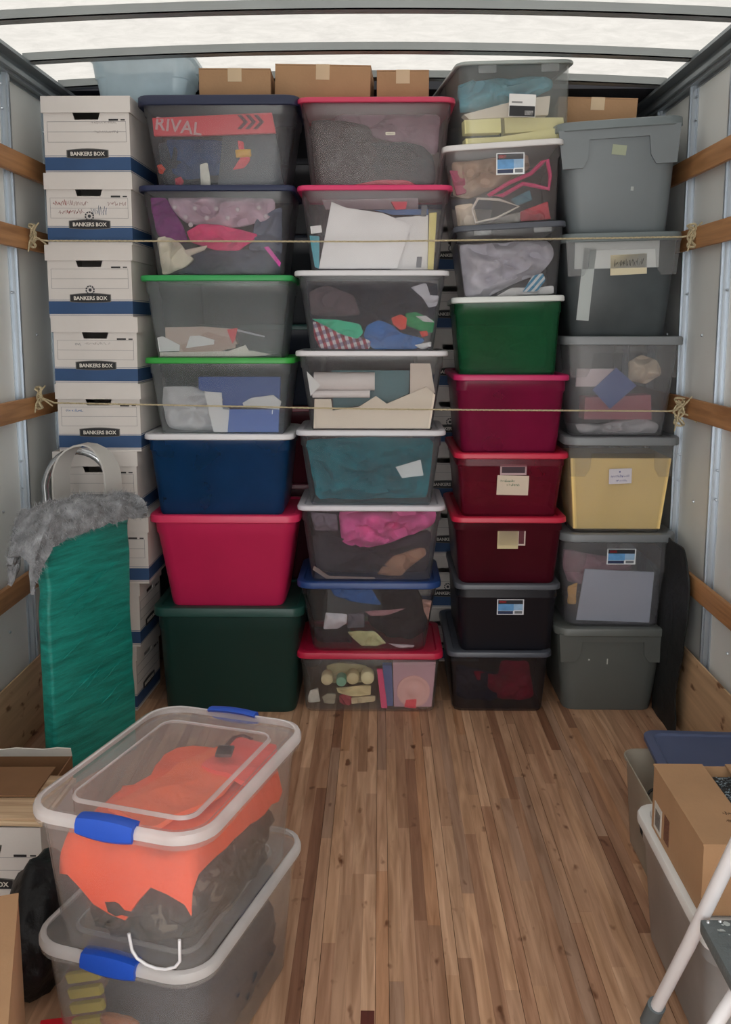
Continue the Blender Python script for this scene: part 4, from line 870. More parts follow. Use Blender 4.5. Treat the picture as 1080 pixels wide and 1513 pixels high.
# ---------------------------------------------------------------- green wrapped panel with grey blanket
pc = Vector((-1.032, 2.84, 0)); ang = math.atan2(.33, .171)
pn = empty('wrapped_panel', pc, ang); tag(pn, 'tall flat panel wound in green stretch film, standing at the left wall', 'panel')
m, n, l = nodes('green_stretch_film'); o_ = n.new('ShaderNodeOutputMaterial'); p = n.new('ShaderNodeBsdfPrincipled')
tc = n.new('ShaderNodeTexCoord'); mp = n.new('ShaderNodeMapping'); mp.inputs['Rotation'].default_value = (0, .62, 0); mp.inputs['Scale'].default_value = (3, 8, 26)
l.new(tc.outputs['Object'], mp.inputs[0]); nz = n.new('ShaderNodeTexNoise'); nz.inputs['Scale'].default_value = 1.6; nz.inputs['Detail'].default_value = 9; nz.inputs['Roughness'].default_value = .7
l.new(mp.outputs[0], nz.inputs['Vector']); cr = n.new('ShaderNodeValToRGB')
cr.color_ramp.elements[0].position = .35; cr.color_ramp.elements[0].color = (*lin('00685e'), 1); cr.color_ramp.elements[1].position = .75; cr.color_ramp.elements[1].color = (*lin('22aa9e'), 1)
l.new(nz.outputs[0], cr.inputs[0]); l.new(cr.outputs[0], p.inputs['Base Color']); p.inputs['Roughness'].default_value = .3
b = n.new('ShaderNodeBump'); b.inputs['Strength'].default_value = .8; b.inputs['Distance'].default_value = .006; l.new(nz.outputs[0], b.inputs['Height']); l.new(b.outputs[0], p.inputs['Normal']); l.new(p.outputs[0], o_.inputs[0])
M_FILM = m
bm = bmesh.new(); PL, PT, PH = .375, .052, .835
rows = []
for i in range(29):
    z = PH * i / 28; q = Vector((0, 0, z * 6)); ring = []
    for (x, y) in rr(PL, PT, .012, 3, PL/2, PT/2) if True else ():
        k = noise.noise(Vector((x * 9, y * 20, z * 12))) * .005
        pinch = -.010 * math.exp(-((z - .66) / .035) ** 2) if x < .05 else 0
        ring.append((x + k * .6 - pinch, y + k * (1 if y > PT/2 else -1), z))
    rows.append(ring)
loft(bm, rows); link('film_wrapped_board', done(bm, 'film_wrapped_board', .9), M_FILM, pn)
bm = bmesh.new(); rnd = random.Random(5)      # loose film folds
for k in range(16):
    x = rnd.uniform(.02, PL - .14); z = rnd.uniform(.12, .74); L = rnd.uniform(.06, .16)
    tube_mesh(bm, [(x + L*i/6, -.0035 - .002*math.sin(i), z + L*.42*i/6 + rnd.uniform(-.002, .002)) for i in range(7)], [.0004, .0018, .0024, .0018, .0022, .0014, .0004], 5, flat=.6)
f_ = link('film_folds', done(bm, 'film_folds', 1.2), M_FILM, pn); f_['kind'] = 'stuff'
# grey shaggy blanket draped over the top, hanging to the left
bl = empty('moving_blanket', pc + Vector((.05, .10, PH)), ang); tag(bl, 'grey shaggy blanket draped over the top of the green wrapped panel', 'blanket')
M_FUR = solid('8a8c90', .95, .45, 26, .6, 120)
bm = bmesh.new(); NU, NV = 34, 22; grid = []
def drape(u, v):
    """u along the panel, v across: front edge 0 .. back edge 1"""
    x = -.135 + u * .56; s = v * .40
    nz = noise.noise(Vector((x * 14, s * 14, 2.2))); n2 = noise.noise(Vector((x * 40, s * 40, 7)))
    front = .045 + .035 * (1 - u) + .02 * nz
    top = .055 + .050 * u * (1 - u) * 4 * .5 + .03 * nz
    # over the board
    if s < .10: y = -.035 - .012 * nz; z = top - front * 1.3 * (1 - s / .10)
    elif s < .20: y = -.035 + (s - .10) * 1.35; z = top + .010 * math.sin((s - .10) / .10 * PI)
    else: y = .10 + .015 * nz; z = top - (s - .20) * .45
    # past the near end the blanket sags down
    if x < .01: sag = (.01 - x) / .145; z -= sag ** 1.35 * .10; x = x * .62; y = y * (1 - .25 * sag)
    return Vector((x, y + .010 * n2, z + .010 * n2))
for i in range(NU + 1):
    grid.append([bm.verts.new(drape(i / NU, j / NV)) for j in range(NV + 1)])
for i in range(NU):
    for j in range(NV): bm.faces.new((grid[i][j], grid[i+1][j], grid[i+1][j+1], grid[i][j+1]))
thicken(bm, .012)
off = Matrix.Translation((-.05 * math.cos(ang) - .10 * math.sin(ang), .05 * math.sin(ang) - .10 * math.cos(ang), 0))
bm.transform(off); link('fleece', done(bm, 'fleece', 1.3), M_FUR, bl)
bm = bmesh.new(); rnd = random.Random(2)
for k in range(9000):
    u, v = rnd.random(), rnd.random(); a = drape(u, v); b1 = drape(min(1, u + .01), v); b2 = drape(u, min(1, v + .02))
    nn = (b1 - a).cross(b2 - a); nn = nn.normalized() if nn.length > 1e-9 else Vector((0, 0, 1))
    if nn.z < 0 and v > .2 and v < .5: nn = -nn
    if v < .25 and nn.y > 0: nn = -nn
    L = rnd.uniform(.008, .026); e = (nn + Vector((rnd.uniform(-.9, .9), rnd.uniform(-.7, .7), rnd.uniform(-1.0, .4)))).normalized() * L
    sd = Vector((rnd.uniform(-1, 1), rnd.uniform(-1, 1), 0)) * .0011
    vs = [bm.verts.new(a - sd), bm.verts.new(a + sd), bm.verts.new(a + e)]; bm.faces.new(vs)
bm.transform(off); fb = link('blanket_fibres', done(bm, 'blanket_fibres'), solid('9a9ca0', .95, .5, 30), bl); fb['kind'] = 'stuff'

# pale band loop and curved metal tube behind the panel
bd = empty('band_loop', (-1.030, 3.27, 0), 0); tag(bd, 'tall pale grey band bent into a loop behind the green wrapped panel', 'band')
bm = bmesh.new(); Q = []
for i in range(41):
    t = i / 40
    if t < .36: x, z = -.092, .95 * t / .36
    elif t > .64: x, z = .092, .95 * (1 - t) / .36
    else:
        a = PI * (1 - (t - .36) / .28); x, z = .092 * math.cos(a), .95 + .125 * math.sin(a)
    Q.append((x, z))
ring = []
for i, (x, z) in enumerate(Q):
    a, b = Q[max(0, i-1)], Q[min(40, i+1)]; dx, dz = b[0]-a[0], b[1]-a[1]; L = math.hypot(dx, dz); nx, nz_ = -dz/L*.003, dx/L*.003
    tw = .58     # the band is turned so that its broad side shows
    ww = .036; ex, ey = ww * math.sin(tw) * 1.0, ww * math.cos(tw)
    ex = ex * (1 if True else 0)
    s_ = abs(nx) / .003
    ring.append([(x + nx - ex*s_, -ey, z + nz_), (x + nx + ex*s_, ey, z + nz_), (x - nx + ex*s_, ey, z - nz_), (x - nx - ex*s_, -ey, z - nz_)])
loft(bm, ring); link('band', done(bm, 'band', .7), solid('b4b2ae', .45, .04, 6), bd)
tu = empty('metal_tube', (-1.085, 3.35, 0), 0); tag(tu, 'shiny curved metal tube bent into a hoop behind the band loop', 'tube')
pts = [(-.02, 0, .01), (-.03, 0, .5), (-.09, 0, .74), (-.120, 0, .84)] + [(-.125 * math.cos(a), .0, .885 + .155 * math.sin(a)) for a in [PI * k / 16 for k in range(1, 16)]] + [(.130, .0, .86), (.14, 0, .5), (.14, 0, .01)]
tube('tube_hoop', pts, .0135, solid('c8ccd0', .22, .05, 6, metal=.9), tu, 12)

# ---------------------------------------------------------------- the two latch boxes in front
def latch_box(label, cx, cy, z0, w, d, h, rz, body_al=.16):
    t = empty('latch_box', (cx, cy, z0), rz); tag(t, label, 'tub', 'clear boxes with blue latches')
    bm = bmesh.new(); bot = .84; wt = .0025
    R = [(w*bot - .02, d*bot*1.03 - .02, .05, 0), (w*bot, d*bot*1.03, .055, .012), (w*.93, d*.95, .06, h*.80), (w*.945, d*.96, .06, h - .030), (w*.985, d*.985, .065, h - .026), (w*.985, d*.985, .065, h - .020)]
    out = [[(x, y, z) for x, y in rr(a, b, q, 6)] for a, b, q, z in R]
    inn = [[(x, y, max(.004, z)) for x, y in rr(a - 2*wt, b - 2*wt, q, 6)] for a, b, q, z in R[::-1]]
    loft(bm, out + inn[2:-1]); link('body', done(bm, 'body', .7), clear('b8bcc0', body_al, .2), t)
    bm = bmesh.new(); lz = h
    L = [(w*.97, d*.97, .06, lz - .022), (w + .006, d + .006, .07, lz - .030), (w + .012, d + .012, .075, lz - .018), (w + .006, d + .006, .07, lz - .004), (w - .008, d - .008, .065, lz),
         (w - .034, d - .034, .055, lz - .002), (w - .044, d - .044, .05, lz - .012), (w - .100, d - .130, .035, lz - .012), (w - .108, d - .138, .03, lz - .006), (w - .15, d - .18, .02, lz - .006)]
    loft(bm, [[(x, y, z) for x, y in rr(a, b, q, 6)] for a, b, q, z in L])
    link('lid', done(bm, 'lid', .5), clear('d4d2d2', .34, .2), t)
    for nm, rows in (('lid_rim', [(w + .013, d + .013, .076, lz - .019), (w + .014, d + .014, .077, lz - .010), (w + .006, d + .006, .072, lz - .002), (w - .010, d - .010, .066, lz + .001), (w - .016, d - .016, .063, lz - .001), (w - .006, d - .006, .067, lz - .009), (w + .009, d + .009, .075, lz - .019)]),
                     ('lid_ridge', [(w - .098, d - .128, .036, lz - .0115), (w - .106, d - .136, .032, lz - .0045), (w - .112, d - .142, .030, lz - .0055), (w - .104, d - .134, .033, lz - .0118)])):
        bm = bmesh.new(); rg = [[(x, y, z) for x, y in rr(a, b, q, 6)] for a, b, q, z in rows]; loft(bm, rg + [rg[0]], False, False); bmesh.ops.remove_doubles(bm, verts=bm.verts, dist=1e-6)
        link(nm, done(bm, nm, .8), clear('eceaea', .62 if nm == 'lid_rim' else .5, .25), t)
    for s in (-1, 1):        # blue latches on the two short ends
        bm = bmesh.new(); y = s * (d/2); n_ = 10; rings = []
        for (yy, zz) in ((-.018, .004), (-.006, .007), (.008, .004), (.013, -.006), (.014, -.020), (.010, -.025), (.006, -.020), (.004, -.010), (-.010, -.004)):
            rings.append([(-.058 + .116*i/n_, y + s*(yy + .001) , lz + zz + (.004 * (1 - ((i/n_ - .5)*2)**2)) * (1 if zz > -.02 else -1.6)) for i in range(n_ + 1)])
        A = [[bm.verts.new(p) for p in r] for r in rings]
        for a, b in zip(A, A[1:] + [A[0]]):
            for i in range(n_): bm.faces.new((a[i], a[i+1], b[i+1], b[i]))
        bm.faces.new([r[0] for r in A]); bm.faces.new([r[-1] for r in A][::-1])
        link('latch', done(bm, 'latch', .7), solid('1c4cb4', .35, .05, 8), t)
    return t
RZ = -.297
LB = dict(low=(-.425, 1.870, 0, .372, .535, .312), top=(-.412, 1.822, .308, .368, .515, .298))
latch_box('lower clear latch box on the floor, dark clothes and yellow stripes inside', *LB['low'], RZ, .32)
latch_box('upper clear latch box with bright orange fabric inside, stacked on the other', *LB['top'], RZ, .26)
def heap(nm, label, cat, which, x, y, z, w, d, h, col, seed, rough=.9, amp=.5, mat=None, flatt=0, rz=0):
    """crumpled pile inside a latch box, in the box's own axes"""
    cx, cy, z0 = LB[which][:3]; Mx = Matrix.Translation((cx, cy, z0)) @ Matrix.Rotation(RZ, 4, 'Z')
    bm = bmesh.new(); bmesh.ops.create_icosphere(bm, subdivisions=4, radius=1)
    off = Vector((seed * 2.1, seed, seed * .7))
    for v in bm.verts:
        q = v.co.copy(); e = 3.2
        k = (abs(q.x)**e + abs(q.y)**e + abs(q.z)**e) ** (-1/e); q = q * k
        nz = noise.noise(Vector((q.x * 3.2 * w / .15, q.y * 3.2 * d / .15, q.z * 3)) + off); r2 = 1 - 2*abs(noise.noise(q * 2.2 + off))
        q = q * (1 - amp * .25 * (1 - r2) + amp * .12 * nz)
        v.co = Vector((q.x * w/2, q.y * d/2, max(0, (q.z + 1) / 2 * h)))
    bm.transform(Matrix.Rotation(rz, 4, 'Z'))
    o = link(nm, done(bm, nm, 1.4), mat or solid(col, rough, .18, 18, .4, 70), None, Mx @ Vector((x, y, z)), (0, 0, RZ))
    tag(o, label, cat, 'contents of the latch boxes'); return o
m, n, l = nodes('camouflage_cloth'); o_ = n.new('ShaderNodeOutputMaterial'); p = n.new('ShaderNodeBsdfPrincipled'); p.inputs['Roughness'].default_value = .9
tc = n.new('ShaderNodeTexCoord'); nz = n.new('ShaderNodeTexNoise'); nz.inputs['Scale'].default_value = 22; nz.inputs['Detail'].default_value = 3; nz.inputs['Distortion'].default_value = 1
l.new(tc.outputs['Object'], nz.inputs['Vector']); cr = n.new('ShaderNodeValToRGB'); cr.color_ramp.interpolation = 'CONSTANT'
cr.color_ramp.elements[0].color = (*lin('26221f'), 1); cr.color_ramp.elements[1].position = .47; cr.color_ramp.elements[1].color = (*lin('4c443e'), 1)
for ps, c in ((.54, '2e2a28'), (.60, '6e6258')):
    e = cr.color_ramp.elements.new(ps); e.color = (*lin(c), 1)
l.new(nz.outputs[0], cr.inputs[0]); l.new(cr.outputs[0], p.inputs['Base Color']); l.new(p.outputs[0], o_.inputs[0]); M_CAMO = m
heap('camouflage_clothes', 'dark camouflage clothes filling the bottom of the upper latch box', 'clothing', 'top', .010, .0, .008, .30, .46, .165, '3c3834', 3, mat=M_CAMO)
M_ORG = solid('ff5626', .75, .12, 9, .35, 40)
# orange garment: a draped sheet over the clothes, corners hanging by the front end
def drape_sheet(nm, label, cat, which, outline, zt, hang, mat, seed, amp=.012, th=.010):
    cx, cy, z0 = LB[which][:3]; Mx = Matrix.Translation((cx, cy, z0)) @ Matrix.Rotation(RZ, 4, 'Z')
    out = resample(outline, 44); c = sum(out, Vector((0, 0))) / 44; bm = bmesh.new(); off = Vector((seed, seed * 2, 0))
    def P(q, s, dz=0):
        nz = noise.noise(Vector((q.x * 16, q.y * 16, seed))) ; n2 = 1 - 2*abs(noise.noise(Vector((q.x * 9, q.y * 11, seed + 4))))
        x, y = q.x, q.y; z = zt + amp * (nz + n2 * .8)
        ex = max(0, abs(x) - .135); ey = max(0, -.205 - y)
        if ey > 0: z -= ey * hang; y = -.205 - ey * .18
        if ex > 0: z -= ex * 2.2; x = math.copysign(.135 + ex * .35, x)
        return Vector((x, y, z + dz))
    ss = [k / 14 for k in range(1, 15)]
    R = [[bm.verts.new(P(c + (out[i] - c) * s, s)) for i in range(44)] for s in ss]
    c0 = bm.verts.new(P(c, 0))
    for i in range(44): bm.faces.new((c0, R[0][i], R[0][(i+1) % 44]))
    for a, b in zip(R, R[1:]):
        for i in range(44): bm.faces.new((a[i], b[i], b[(i+1) % 44], a[(i+1) % 44]))
    thicken(bm, th)
    ctr = Vector((c.x, c.y, zt)); bm.transform(Matrix.Translation(-ctr))
    o = link(nm, done(bm, nm, 1.3), mat, None, Mx @ ctr, (0, 0, RZ)); tag(o, label, cat, 'contents of the latch boxes'); return o
drape_sheet('orange_vest', 'bright orange vest spread over the camouflage clothes', 'clothing', 'top', [(-.150, -.24), (-.06, -.30), (.0, -.31), (.05, -.255), (.15, -.27), (.155, -.10), (.165, .10), (.17, .20), (.05, .235), (-.07, .225), (-.13, .17), (-.10, .06), (-.16, -.02), (-.17, -.16)], .215, 1.3, M_ORG, 3)
drape_sheet('orange_cap_fabric', 'second layer of orange fabric folded on top of the vest', 'fabric', 'top', [(-.09, -.12), (.03, -.16), (.09, -.05), (.10, .12), (.0, .19), (-.04, .10), (-.06, .0)], .240, 1, solid('ff6a3a', .75, .12, 9, .35, 40), 8, .010)
drape_sheet('pink_orange_cloth', 'pinkish orange cloth in the far corner of the upper latch box', 'fabric', 'top', [(.01, .08), (.13, .04), (.155, .16), (.12, .225), (.02, .22)], .250, 1, solid('f85048', .75, .12, 9, .35, 40), 12, .008)
cx, cy, z0 = LB['top'][:3]; Mx = Matrix.Translation((cx, cy, z0)) @ Matrix.Rotation(RZ, 4, 'Z')
bk = empty('strap_buckle', Mx @ Vector((.045, .125, .268)), RZ + .3); tag(bk, 'dark buckle with a strap lying on the orange fabric', 'buckle')
box('buckle', (-.018, -.03, 0), (.018, .015, .008), solid('3a3034', .5), bk, .003)
tube('strap', [(0, .015, .006), (.012, .05, .010), (.03, .065, .008), (.05, .05, .006)], .006, solid('5c3a38', .7), bk, 6, .4)
hk = empty('wire_hook', Mx @ Vector((.075, -.232, .010)), RZ); tag(hk, 'pale wire hook at the bottom front of the upper latch box', 'hook')
tube('wire', [(-.055, 0, .06), (-.050, 0, .03)] + [(-.055 + .055 + .05*math.sin(a) - .0, 0, .032 - .030*math.cos(a)) for a in [-1.4, -.9, -.4, 0, .4, .9, 1.4]] + [(.05, 0, .07)], .003, solid('d8d8dc', .3), hk, 8)
heap('dark_clothes', 'dark grey clothes in the lower latch box', 'clothing', 'low', .02, .02, .008, .29, .44, .21, '34343c', 6)
heap('blue_grey_clothes', 'blue-grey garment near the far end of the lower latch box', 'clothing', 'low', .06, .12, .205, .16, .22, .05, '4a5064', 16)
for k in range(5):
    cx2, cy2, z02 = LB['low'][:3]; Ml = Matrix.Translation((cx2, cy2, z02)) @ Matrix.Rotation(RZ, 4, 'Z')
    q = Ml @ Vector((-.098, -.222 + .004*k, .222 - .036 * k))
    b0 = box('yellow_stripe_cloth', (-.034, -.007, -.010), (.045, .007, .010), solid('b0a040', .85, .1), None, .004)
    b0.location = q; b0.rotation_euler = (0, -.35, RZ)
    tag(b0, ['topmost', 'second', 'middle', 'fourth', 'lowest'][k] + ' of the five yellow-green cloth folds at the corner of the lower latch box', 'fabric', 'yellow-green folds in the lower latch box')
heap('orange_item', 'orange-brown strip among the dark clothes of the lower latch box', 'strap', 'low', -.02, -.215, .12, .09, .02, .03, 'b07048', 22, rz=0)

# ---------------------------------------------------------------- left foreground
AL = archive_box('pale archive box standing low at the left edge in front of the open carton', 'loose boxes at the left', (-1.005, 2.345, .03), 0, .300, .25, .225, False)
for ch in list(AL.children):
    if ch.name.startswith('lid'): bpy.data.objects.remove(ch)
# its lid lies upside down under it
bm = bmesh.new(); add_box(bm, (-.160, -.135, 0), (.160, .135, .004))
for (a, b) in (((-.160, -.135, .004), (.160, -.131, .065)), ((-.160, .131, .004), (.160, .135, .065)), ((-.160, -.131, .004), (-.156, .131, .065)), ((.156, -.131, .004), (.160, .131, .065))): add_box(bm, a, b)
for v in bm.verts: v.co.z *= 1
AL.location.z = .006
link('lid', done(bm, 'lid'), M_WHITE, AL, (0, 0, -.004))
wb = empty('wood_grain_board', (-1.0, 2.345, .236), -.04); tag(wb, 'wood-grain board lying on the pale archive box', 'board')
box('board', (-.165, -.125, 0), (.158, .115, .012), wood('board_wood', 'a8886a', 'd4bc9c', .9, axis=0, knots=False), wb, .002)
box('board_layer', (-.160, -.120, .012), (.150, .110, .020), wood('board_wood', '9c7c60', 'c8ac8c', .9, axis=0, knots=False), wb, .002)
oc = empty('open_carton', (-1.09, 2.565, 0), .02); tag(oc, 'open brown carton with a white-edged flap behind the pale archive box', 'box')
bm = bmesh.new(); w_, d_, h_ = .36, .15, .222
for a, b in (((-w_/2, -d_/2, 0), (w_/2, d_/2, .004)), ((-w_/2, -d_/2, .004), (w_/2, -d_/2 + .004, h_)), ((-w_/2, d_/2 - .004, .004), (w_/2, d_/2, h_)), ((-w_/2, -d_/2 + .004, .004), (-w_/2 + .004, d_/2 - .004, h_)), ((w_/2 - .004, -d_/2 + .004, .004), (w_/2, d_/2 - .004, h_))): add_box(bm, a, b)
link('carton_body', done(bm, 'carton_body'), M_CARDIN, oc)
M1 = Matrix.Translation((0, -d_/2, h_ + .004)) @ Matrix.Rotation(-.02, 4, 'X')
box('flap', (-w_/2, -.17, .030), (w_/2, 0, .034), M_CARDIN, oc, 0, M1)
M2 = Matrix.Translation((0, d_/2, h_)) @ Matrix.Rotation(.9, 4, 'X')
bm = bmesh.new(); pts = [(-w_/2, 0), (w_/2, 0)] + [(w_/2 - w_*k/9, .050 + .006*math.sin(k*2.1)) for k in range(10)]
prism(bm, [(x, z * .6) for x, z in pts], -.002, .002); fl = link('white_flap', done(bm, 'white_flap'), solid('d4d0c8', .7), oc, (0, d_/2 - .002, h_), (.35, 0, 0)); fl['label'] = 'white torn flap'
# tall carton at the left edge
tc_ = empty('tall_carton', (-.664, 1.393, 0), .32); tag(tc_, 'tall closed brown carton cut by the left edge of the view', 'box')
box('carton_body', (-.15, -.20, 0), (.065, .20, .446), M_CARD, tc_, .003)
box('flap', (-.15, -.20, .447), (-.042, .20, .451), M_CARD, tc_); box('flap', (-.040, -.20, .447), (.066, .20, .451), M_CARD, tc_)
bg = empty('black_bag', (-.775, 2.00, 0)); tag(bg, 'black plastic bag slumped between the tall carton and the lower latch box', 'bag')
bm = bmesh.new(); bmesh.ops.create_icosphere(bm, subdivisions=4, radius=1)
for v in bm.verts:
    q = v.co; k = 1 + .16 * noise.noise(q * 2.3) + .05 * noise.noise(q * 7)
    v.co = Vector((q.x * .085 * k, q.y * .16 * k, max(0, .12 + q.z * .15 * k)))
link('bag_film', done(bm, 'bag_film', 1.3), solid('101012', .5, .1, 9, .5, 40, spec=.3), bg)
rd = empty('red_folder', (-.655, 1.79, 0), .2); tag(rd, 'bright red folder corner at the foot of the lower latch box', 'folder')
box('folder', (-.06, -.14, 0), (.02, .04, .020), solid('e02030', .5), rd, .003)

# ---------------------------------------------------------------- right foreground
cb = empty('clear_bin', (.915, 2.42, 0), 0); tag(cb, 'open clear bin with cables inside behind the white-lidded tub', 'tub')
bm = bmesh.new(); R = [(.37, .34, .03, 0), (.38, .35, .035, .01), (.415, .375, .04, .25), (.43, .39, .045, .262), (.43, .39, .045, .27)]
loft(bm, [[(x, y, z) for x, y in rr(a, b, q, 5)] for a, b, q, z in R] + [[(x, y, max(.004, z)) for x, y in rr(a - .006, b - .006, q, 5)] for a, b, q, z in R[::-1]][:-1])
link('body', done(bm, 'body', .7), clear('c8c4b8', .75), cb)
bl2 = empty('tub_cover', (.905, 2.44, .285), -.05, 0, .03); tag(bl2, 'slate blue tub lid lying across the open clear bin', 'lid')
bm = bmesh.new(); L = [(.40, .30, .03, -.014), (.42, .32, .04, -.014), (.42, .32, .04, -.002), (.405, .305, .035, 0), (.37, .27, .03, 0), (.36, .26, .03, -.005)]
loft(bm, [[(x, y, z) for x, y in rr(a, b, q, 5)] for a, b, q, z in L]); link('lid_plate', done(bm, 'lid_plate', .6), solid('465272', .45, .05, 6), bl2)
bl2.location = (.975, 2.50, .300)
cbl = empty('black_cable', (.765, 2.42, .10)); tag(cbl, 'looped black cable in the open clear bin', 'cable')
tube('cable', [(.05*math.cos(a) , .08*math.sin(a), .06 + .05*math.sin(a*1.3)) for a in [k*.35 for k in range(30)]], .004, solid('151515', .5), cbl, 6)
hp = empty('cable_heap', (.90, 2.40, .008)); tag(hp, 'brownish pile of wrapped things in the open clear bin', 'clutter')
bm = bmesh.new(); bmesh.ops.create_icosphere(bm, subdivisions=3, radius=1)
for v in bm.verts:
    q = v.co; k = 1 + .2 * noise.noise(q * 3); v.co = Vector((q.x * .15 * k, q.y * .13 * k, max(0, .06 + q.z * .07 * k)))
link('wrapping', done(bm, 'wrapping', 1.2), solid('7c6450', .8, .2, 14, .4), hp)
G = make_tote('storage_tub', 'clear tub with a white lid at the right, under the brown carton', 'tub', .835, 1.665, .41, .555, 0, .312, 'c0c0c0', 'd8d8d6', .84, .8, lidt=.024, r=.05, group='loose boxes at the right')
T['R'] = G
hh = empty('tub_filling', (.835, 1.945, .008)); tag(hh, 'grey-green things inside the white-lidded tub under the carton', 'clutter')
bm = bmesh.new(); bmesh.ops.create_icosphere(bm, subdivisions=3, radius=1)
for v in bm.verts:
    q = v.co; k = 1 + .2 * noise.noise(q * 3); v.co = Vector((q.x * .14 * k, q.y * .2 * k, max(0, .09 + q.z * .1 * k)))
link('cloth', done(bm, 'cloth', 1.2), solid('6c7470', .8, .2, 14, .4), hh)
rc = empty('brown_carton', (.855, 1.935, .313), .0); tag(rc, 'brown carton with half open top standing on the white-lidded tub', 'box')
w_, d_, h_ = .42, .345, .150
bm = bmesh.new(); 
for a, b in (((-w_/2, -d_/2, 0), (w_/2, d_/2, .004)), ((-w_/2, -d_/2, .004), (w_/2, -d_/2 + .004, h_)), ((-w_/2, d_/2 - .004, .004), (w_/2, d_/2, h_)), ((-w_/2, -d_/2 + .004, .004), (-w_/2 + .004, d_/2 - .004, h_)), ((w_/2 - .004, -d_/2 + .004, .004), (w_/2, d_/2 - .004, h_))): add_box(bm, a, b)
link('carton_body', done(bm, 'carton_body'), M_CARD, rc)
box('flap', (-w_/2 - .002, -d_/2 - .002, h_ + .0005), (-w_/2 + .112, d_/2 + .002, h_ + .0045), M_CARD, rc)
box('flap', (-w_/2 + .165, -d_/2 - .002, h_ + .0005), (w_/2 + .002, d_/2 + .002, h_ + .0045), M_CARD, rc)
lb_ = box('shipping_label', (-w_/2 - .0012, d_/2 - .075, .010), (-w_/2 - .0002, d_/2 - .020, .075), solid('c8c4bc', .6), rc)
box('print', (-w_/2 - .0018, d_/2 - .066, .020), (-w_/2 - .0012, d_/2 - .030, .060), solid('6c6864', .6, .4, 200), lb_)
box('handling_print', (-w_/2 - .0012, d_/2 - .13, .020), (-w_/2 - .0002, d_/2 - .095, .080), solid('6a4434', .7, .3, 160), rc)
bm = bmesh.new(); scribble(bm, -.045, .0, .035, .02, 0, 4, 3, .0009); scribble(bm, -.048, -.03, .02, .015, 0, 3, 8, .0009)
bm.transform(Matrix.Translation((-.085, -.06, h_ + .0050)) @ Matrix.Rotation(-PI/2, 4, 'X')); link('ink_mark', done(bm, 'ink_mark'), solid('5c4634', .7), rc)
sp = empty('sequin_cloth', (.855, 1.935, .322)); tag(sp, 'dark glittering cloth showing between the flaps of the brown carton', 'fabric')
bm = bmesh.new(); add_box(bm, (-.20, -.165, 0), (.19, .165, .118))
link('cloth', done(bm, 'cloth'), solid('262c30', .6, .5, 60, .6, 120), sp)
bm = bmesh.new(); rnd = random.Random(8)
for k in range(500):
    x, y = rnd.uniform(-.10, -.035), rnd.uniform(-.16, .16); r = rnd.uniform(.0015, .0045); a = rnd.uniform(0, 6)
    z = .119 + rnd.uniform(0, .004); vs = [bm.verts.new((x + r*math.cos(a + 2.09*j), y + r*math.sin(a + 2.09*j), z + rnd.uniform(-.001, .001))) for j in range(3)]; bm.faces.new(vs)
sq = link('sequins', done(bm, 'sequins'), solid('8ca0ac', .3, .5, 80, metal=.3), sp); sq['kind'] = 'stuff'

# folding step stool
st = empty('step_stool', (.66, 1.62, 0)); tag(st, 'folding step stool with white tube legs and a paint-spattered grey tread', 'step stool')
O = Vector((.66, 1.62, 0)); M_TUBE = solid('dcdce0', .3, .03, 6)
def sp_(*p): return Vector(p) - O
tube('leg', [sp_(.582, 1.850, .010), sp_(.600, 1.69, .30), sp_(.6185, 1.535, .60), sp_(.63, 1.46, .74)], .0135, M_TUBE, st, 14)
tube('foot', [sp_(.5815, 1.855, 0), sp_(.585, 1.818, .07)], .019, solid('5c6468', .7), st, 12)
tube('leg', [sp_(.449, 1.50, .0), sp_(.598, 1.50, .305), sp_(.640, 1.50, .385)], .0125, M_TUBE, st, 14)
tube('leg', [sp_(1.07, 1.872, .010), sp_(1.065, 1.70, .30), sp_(1.05, 1.46, .74)], .0135, M_TUBE, st, 14)
tr = empty('x', (0, 0, 0)); bpy.data.objects.remove(tr)
bm = bmesh.new(); TX0, TX1, TY0, TY1, TZ = .590, 1.05, 1.30, 1.615, .405
add_box(bm, (TX0, TY0, TZ - .028), (TX1, TY1, TZ), None, .007); bm.transform(Matrix.Translation(-O))
t1 = link('tread', done(bm, 'tread', .6), solid('5c6466', .6, .10, 14, .3, 160), st)
bm = bmesh.new(); rnd = random.Random(4)
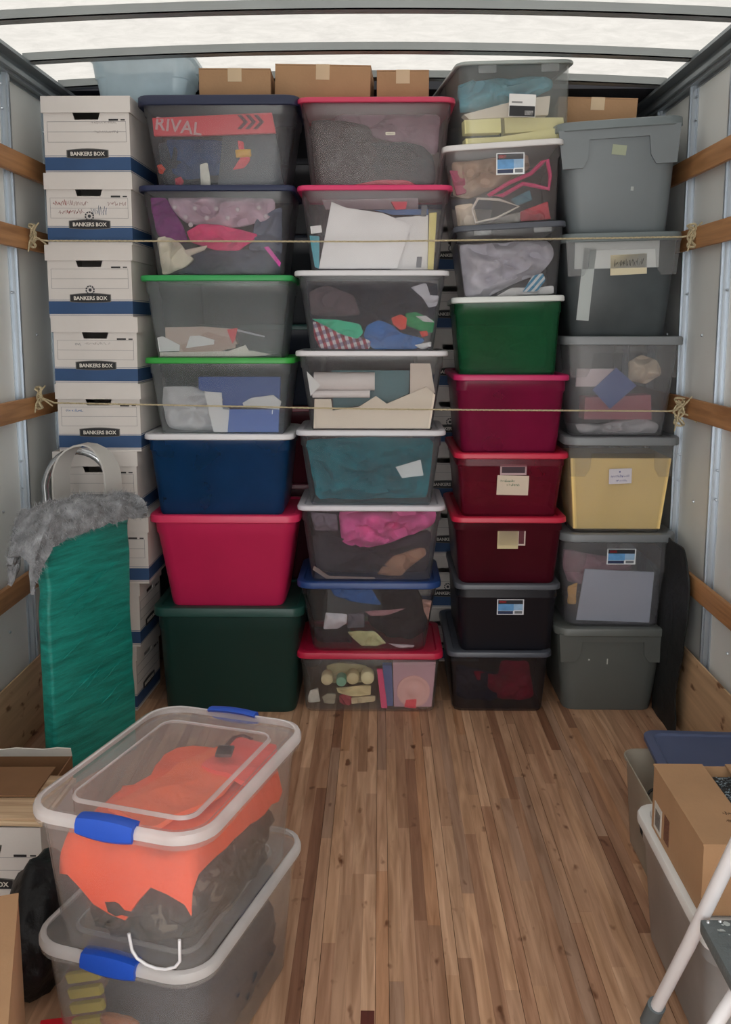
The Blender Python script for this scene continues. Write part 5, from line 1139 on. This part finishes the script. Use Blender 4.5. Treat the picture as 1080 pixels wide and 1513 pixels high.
for k in range(60):
    x, y, r = rnd.uniform(TX0 + .01, TX1 - .1), rnd.uniform(TY0, TY1 - .01), rnd.choice([.0015, .002, .003, .005]); q = [(x + r*(1+.4*rnd.random())*math.cos(a), y + 1.5*r*math.sin(a), TZ + .0006) for a in [2*PI*j/7 for j in range(7)]]
    bm.faces.new([bm.verts.new(Vector(p_) - O) for p_ in q])
pd = link('paint_specks', done(bm, 'paint_specks'), solid('a8b0b0', .6), t1); pd['kind'] = 'stuff'
for x, y in ((.602, 1.603), (.625, 1.606)):
    bm = bmesh.new(); bmesh.ops.create_uvsphere(bm, u_segments=10, v_segments=6, radius=.004, matrix=Matrix.Translation(Vector((x, y, TZ)) - O)); link('rivet', done(bm, 'rivet', 1), solid('c8ccd0', .3, metal=.8), t1)
for i in range(7):
    y = TY0 + .03 + i * .04; bm = bmesh.new(); add_box(bm, (TX0 + .02, y, TZ), (TX1 - .02, y + .006, TZ + .0012)); bm.transform(Matrix.Translation(-O)); link('tread_rib', done(bm, 'tread_rib'), solid('545c5e', .6), t1)

# black blanket hanging against the right wall
bb = empty('black_blanket', (1.088, 3.6, 0)); tag(bb, 'black quilted blanket leaning on the right wall beside the grey tubs', 'blanket')
bm = bmesh.new(); NY, NZ = 26, 24; Gd = []
for i in range(NY + 1):
    s = i / NY; col = []
    for j in range(NZ + 1):
        t = j / NZ; top = .70 - .10 * max(0, (.30 - s) / .30) ** 2
        edge = .03 * math.sin(t * 6) * (1 - s) ; y = -.36 + s * .32 + edge * .8 + (.04 * (1 - t) if s < .5 else 0)
        nz = noise.noise(Vector((y * 8, t * 5, 1)))
        col.append(bm.verts.new((-.012 * (1 - t) + .010 * nz - .004, y, t * top)))
    Gd.append(col)
for i in range(NY):
    for j in range(NZ): bm.faces.new((Gd[i][j], Gd[i+1][j], Gd[i+1][j+1], Gd[i][j+1]))
thicken(bm, .006)
link('quilt', done(bm, 'quilt', 1.2), solid('17191b', .6, .3, 8, .3, 30, spec=.4), bb)
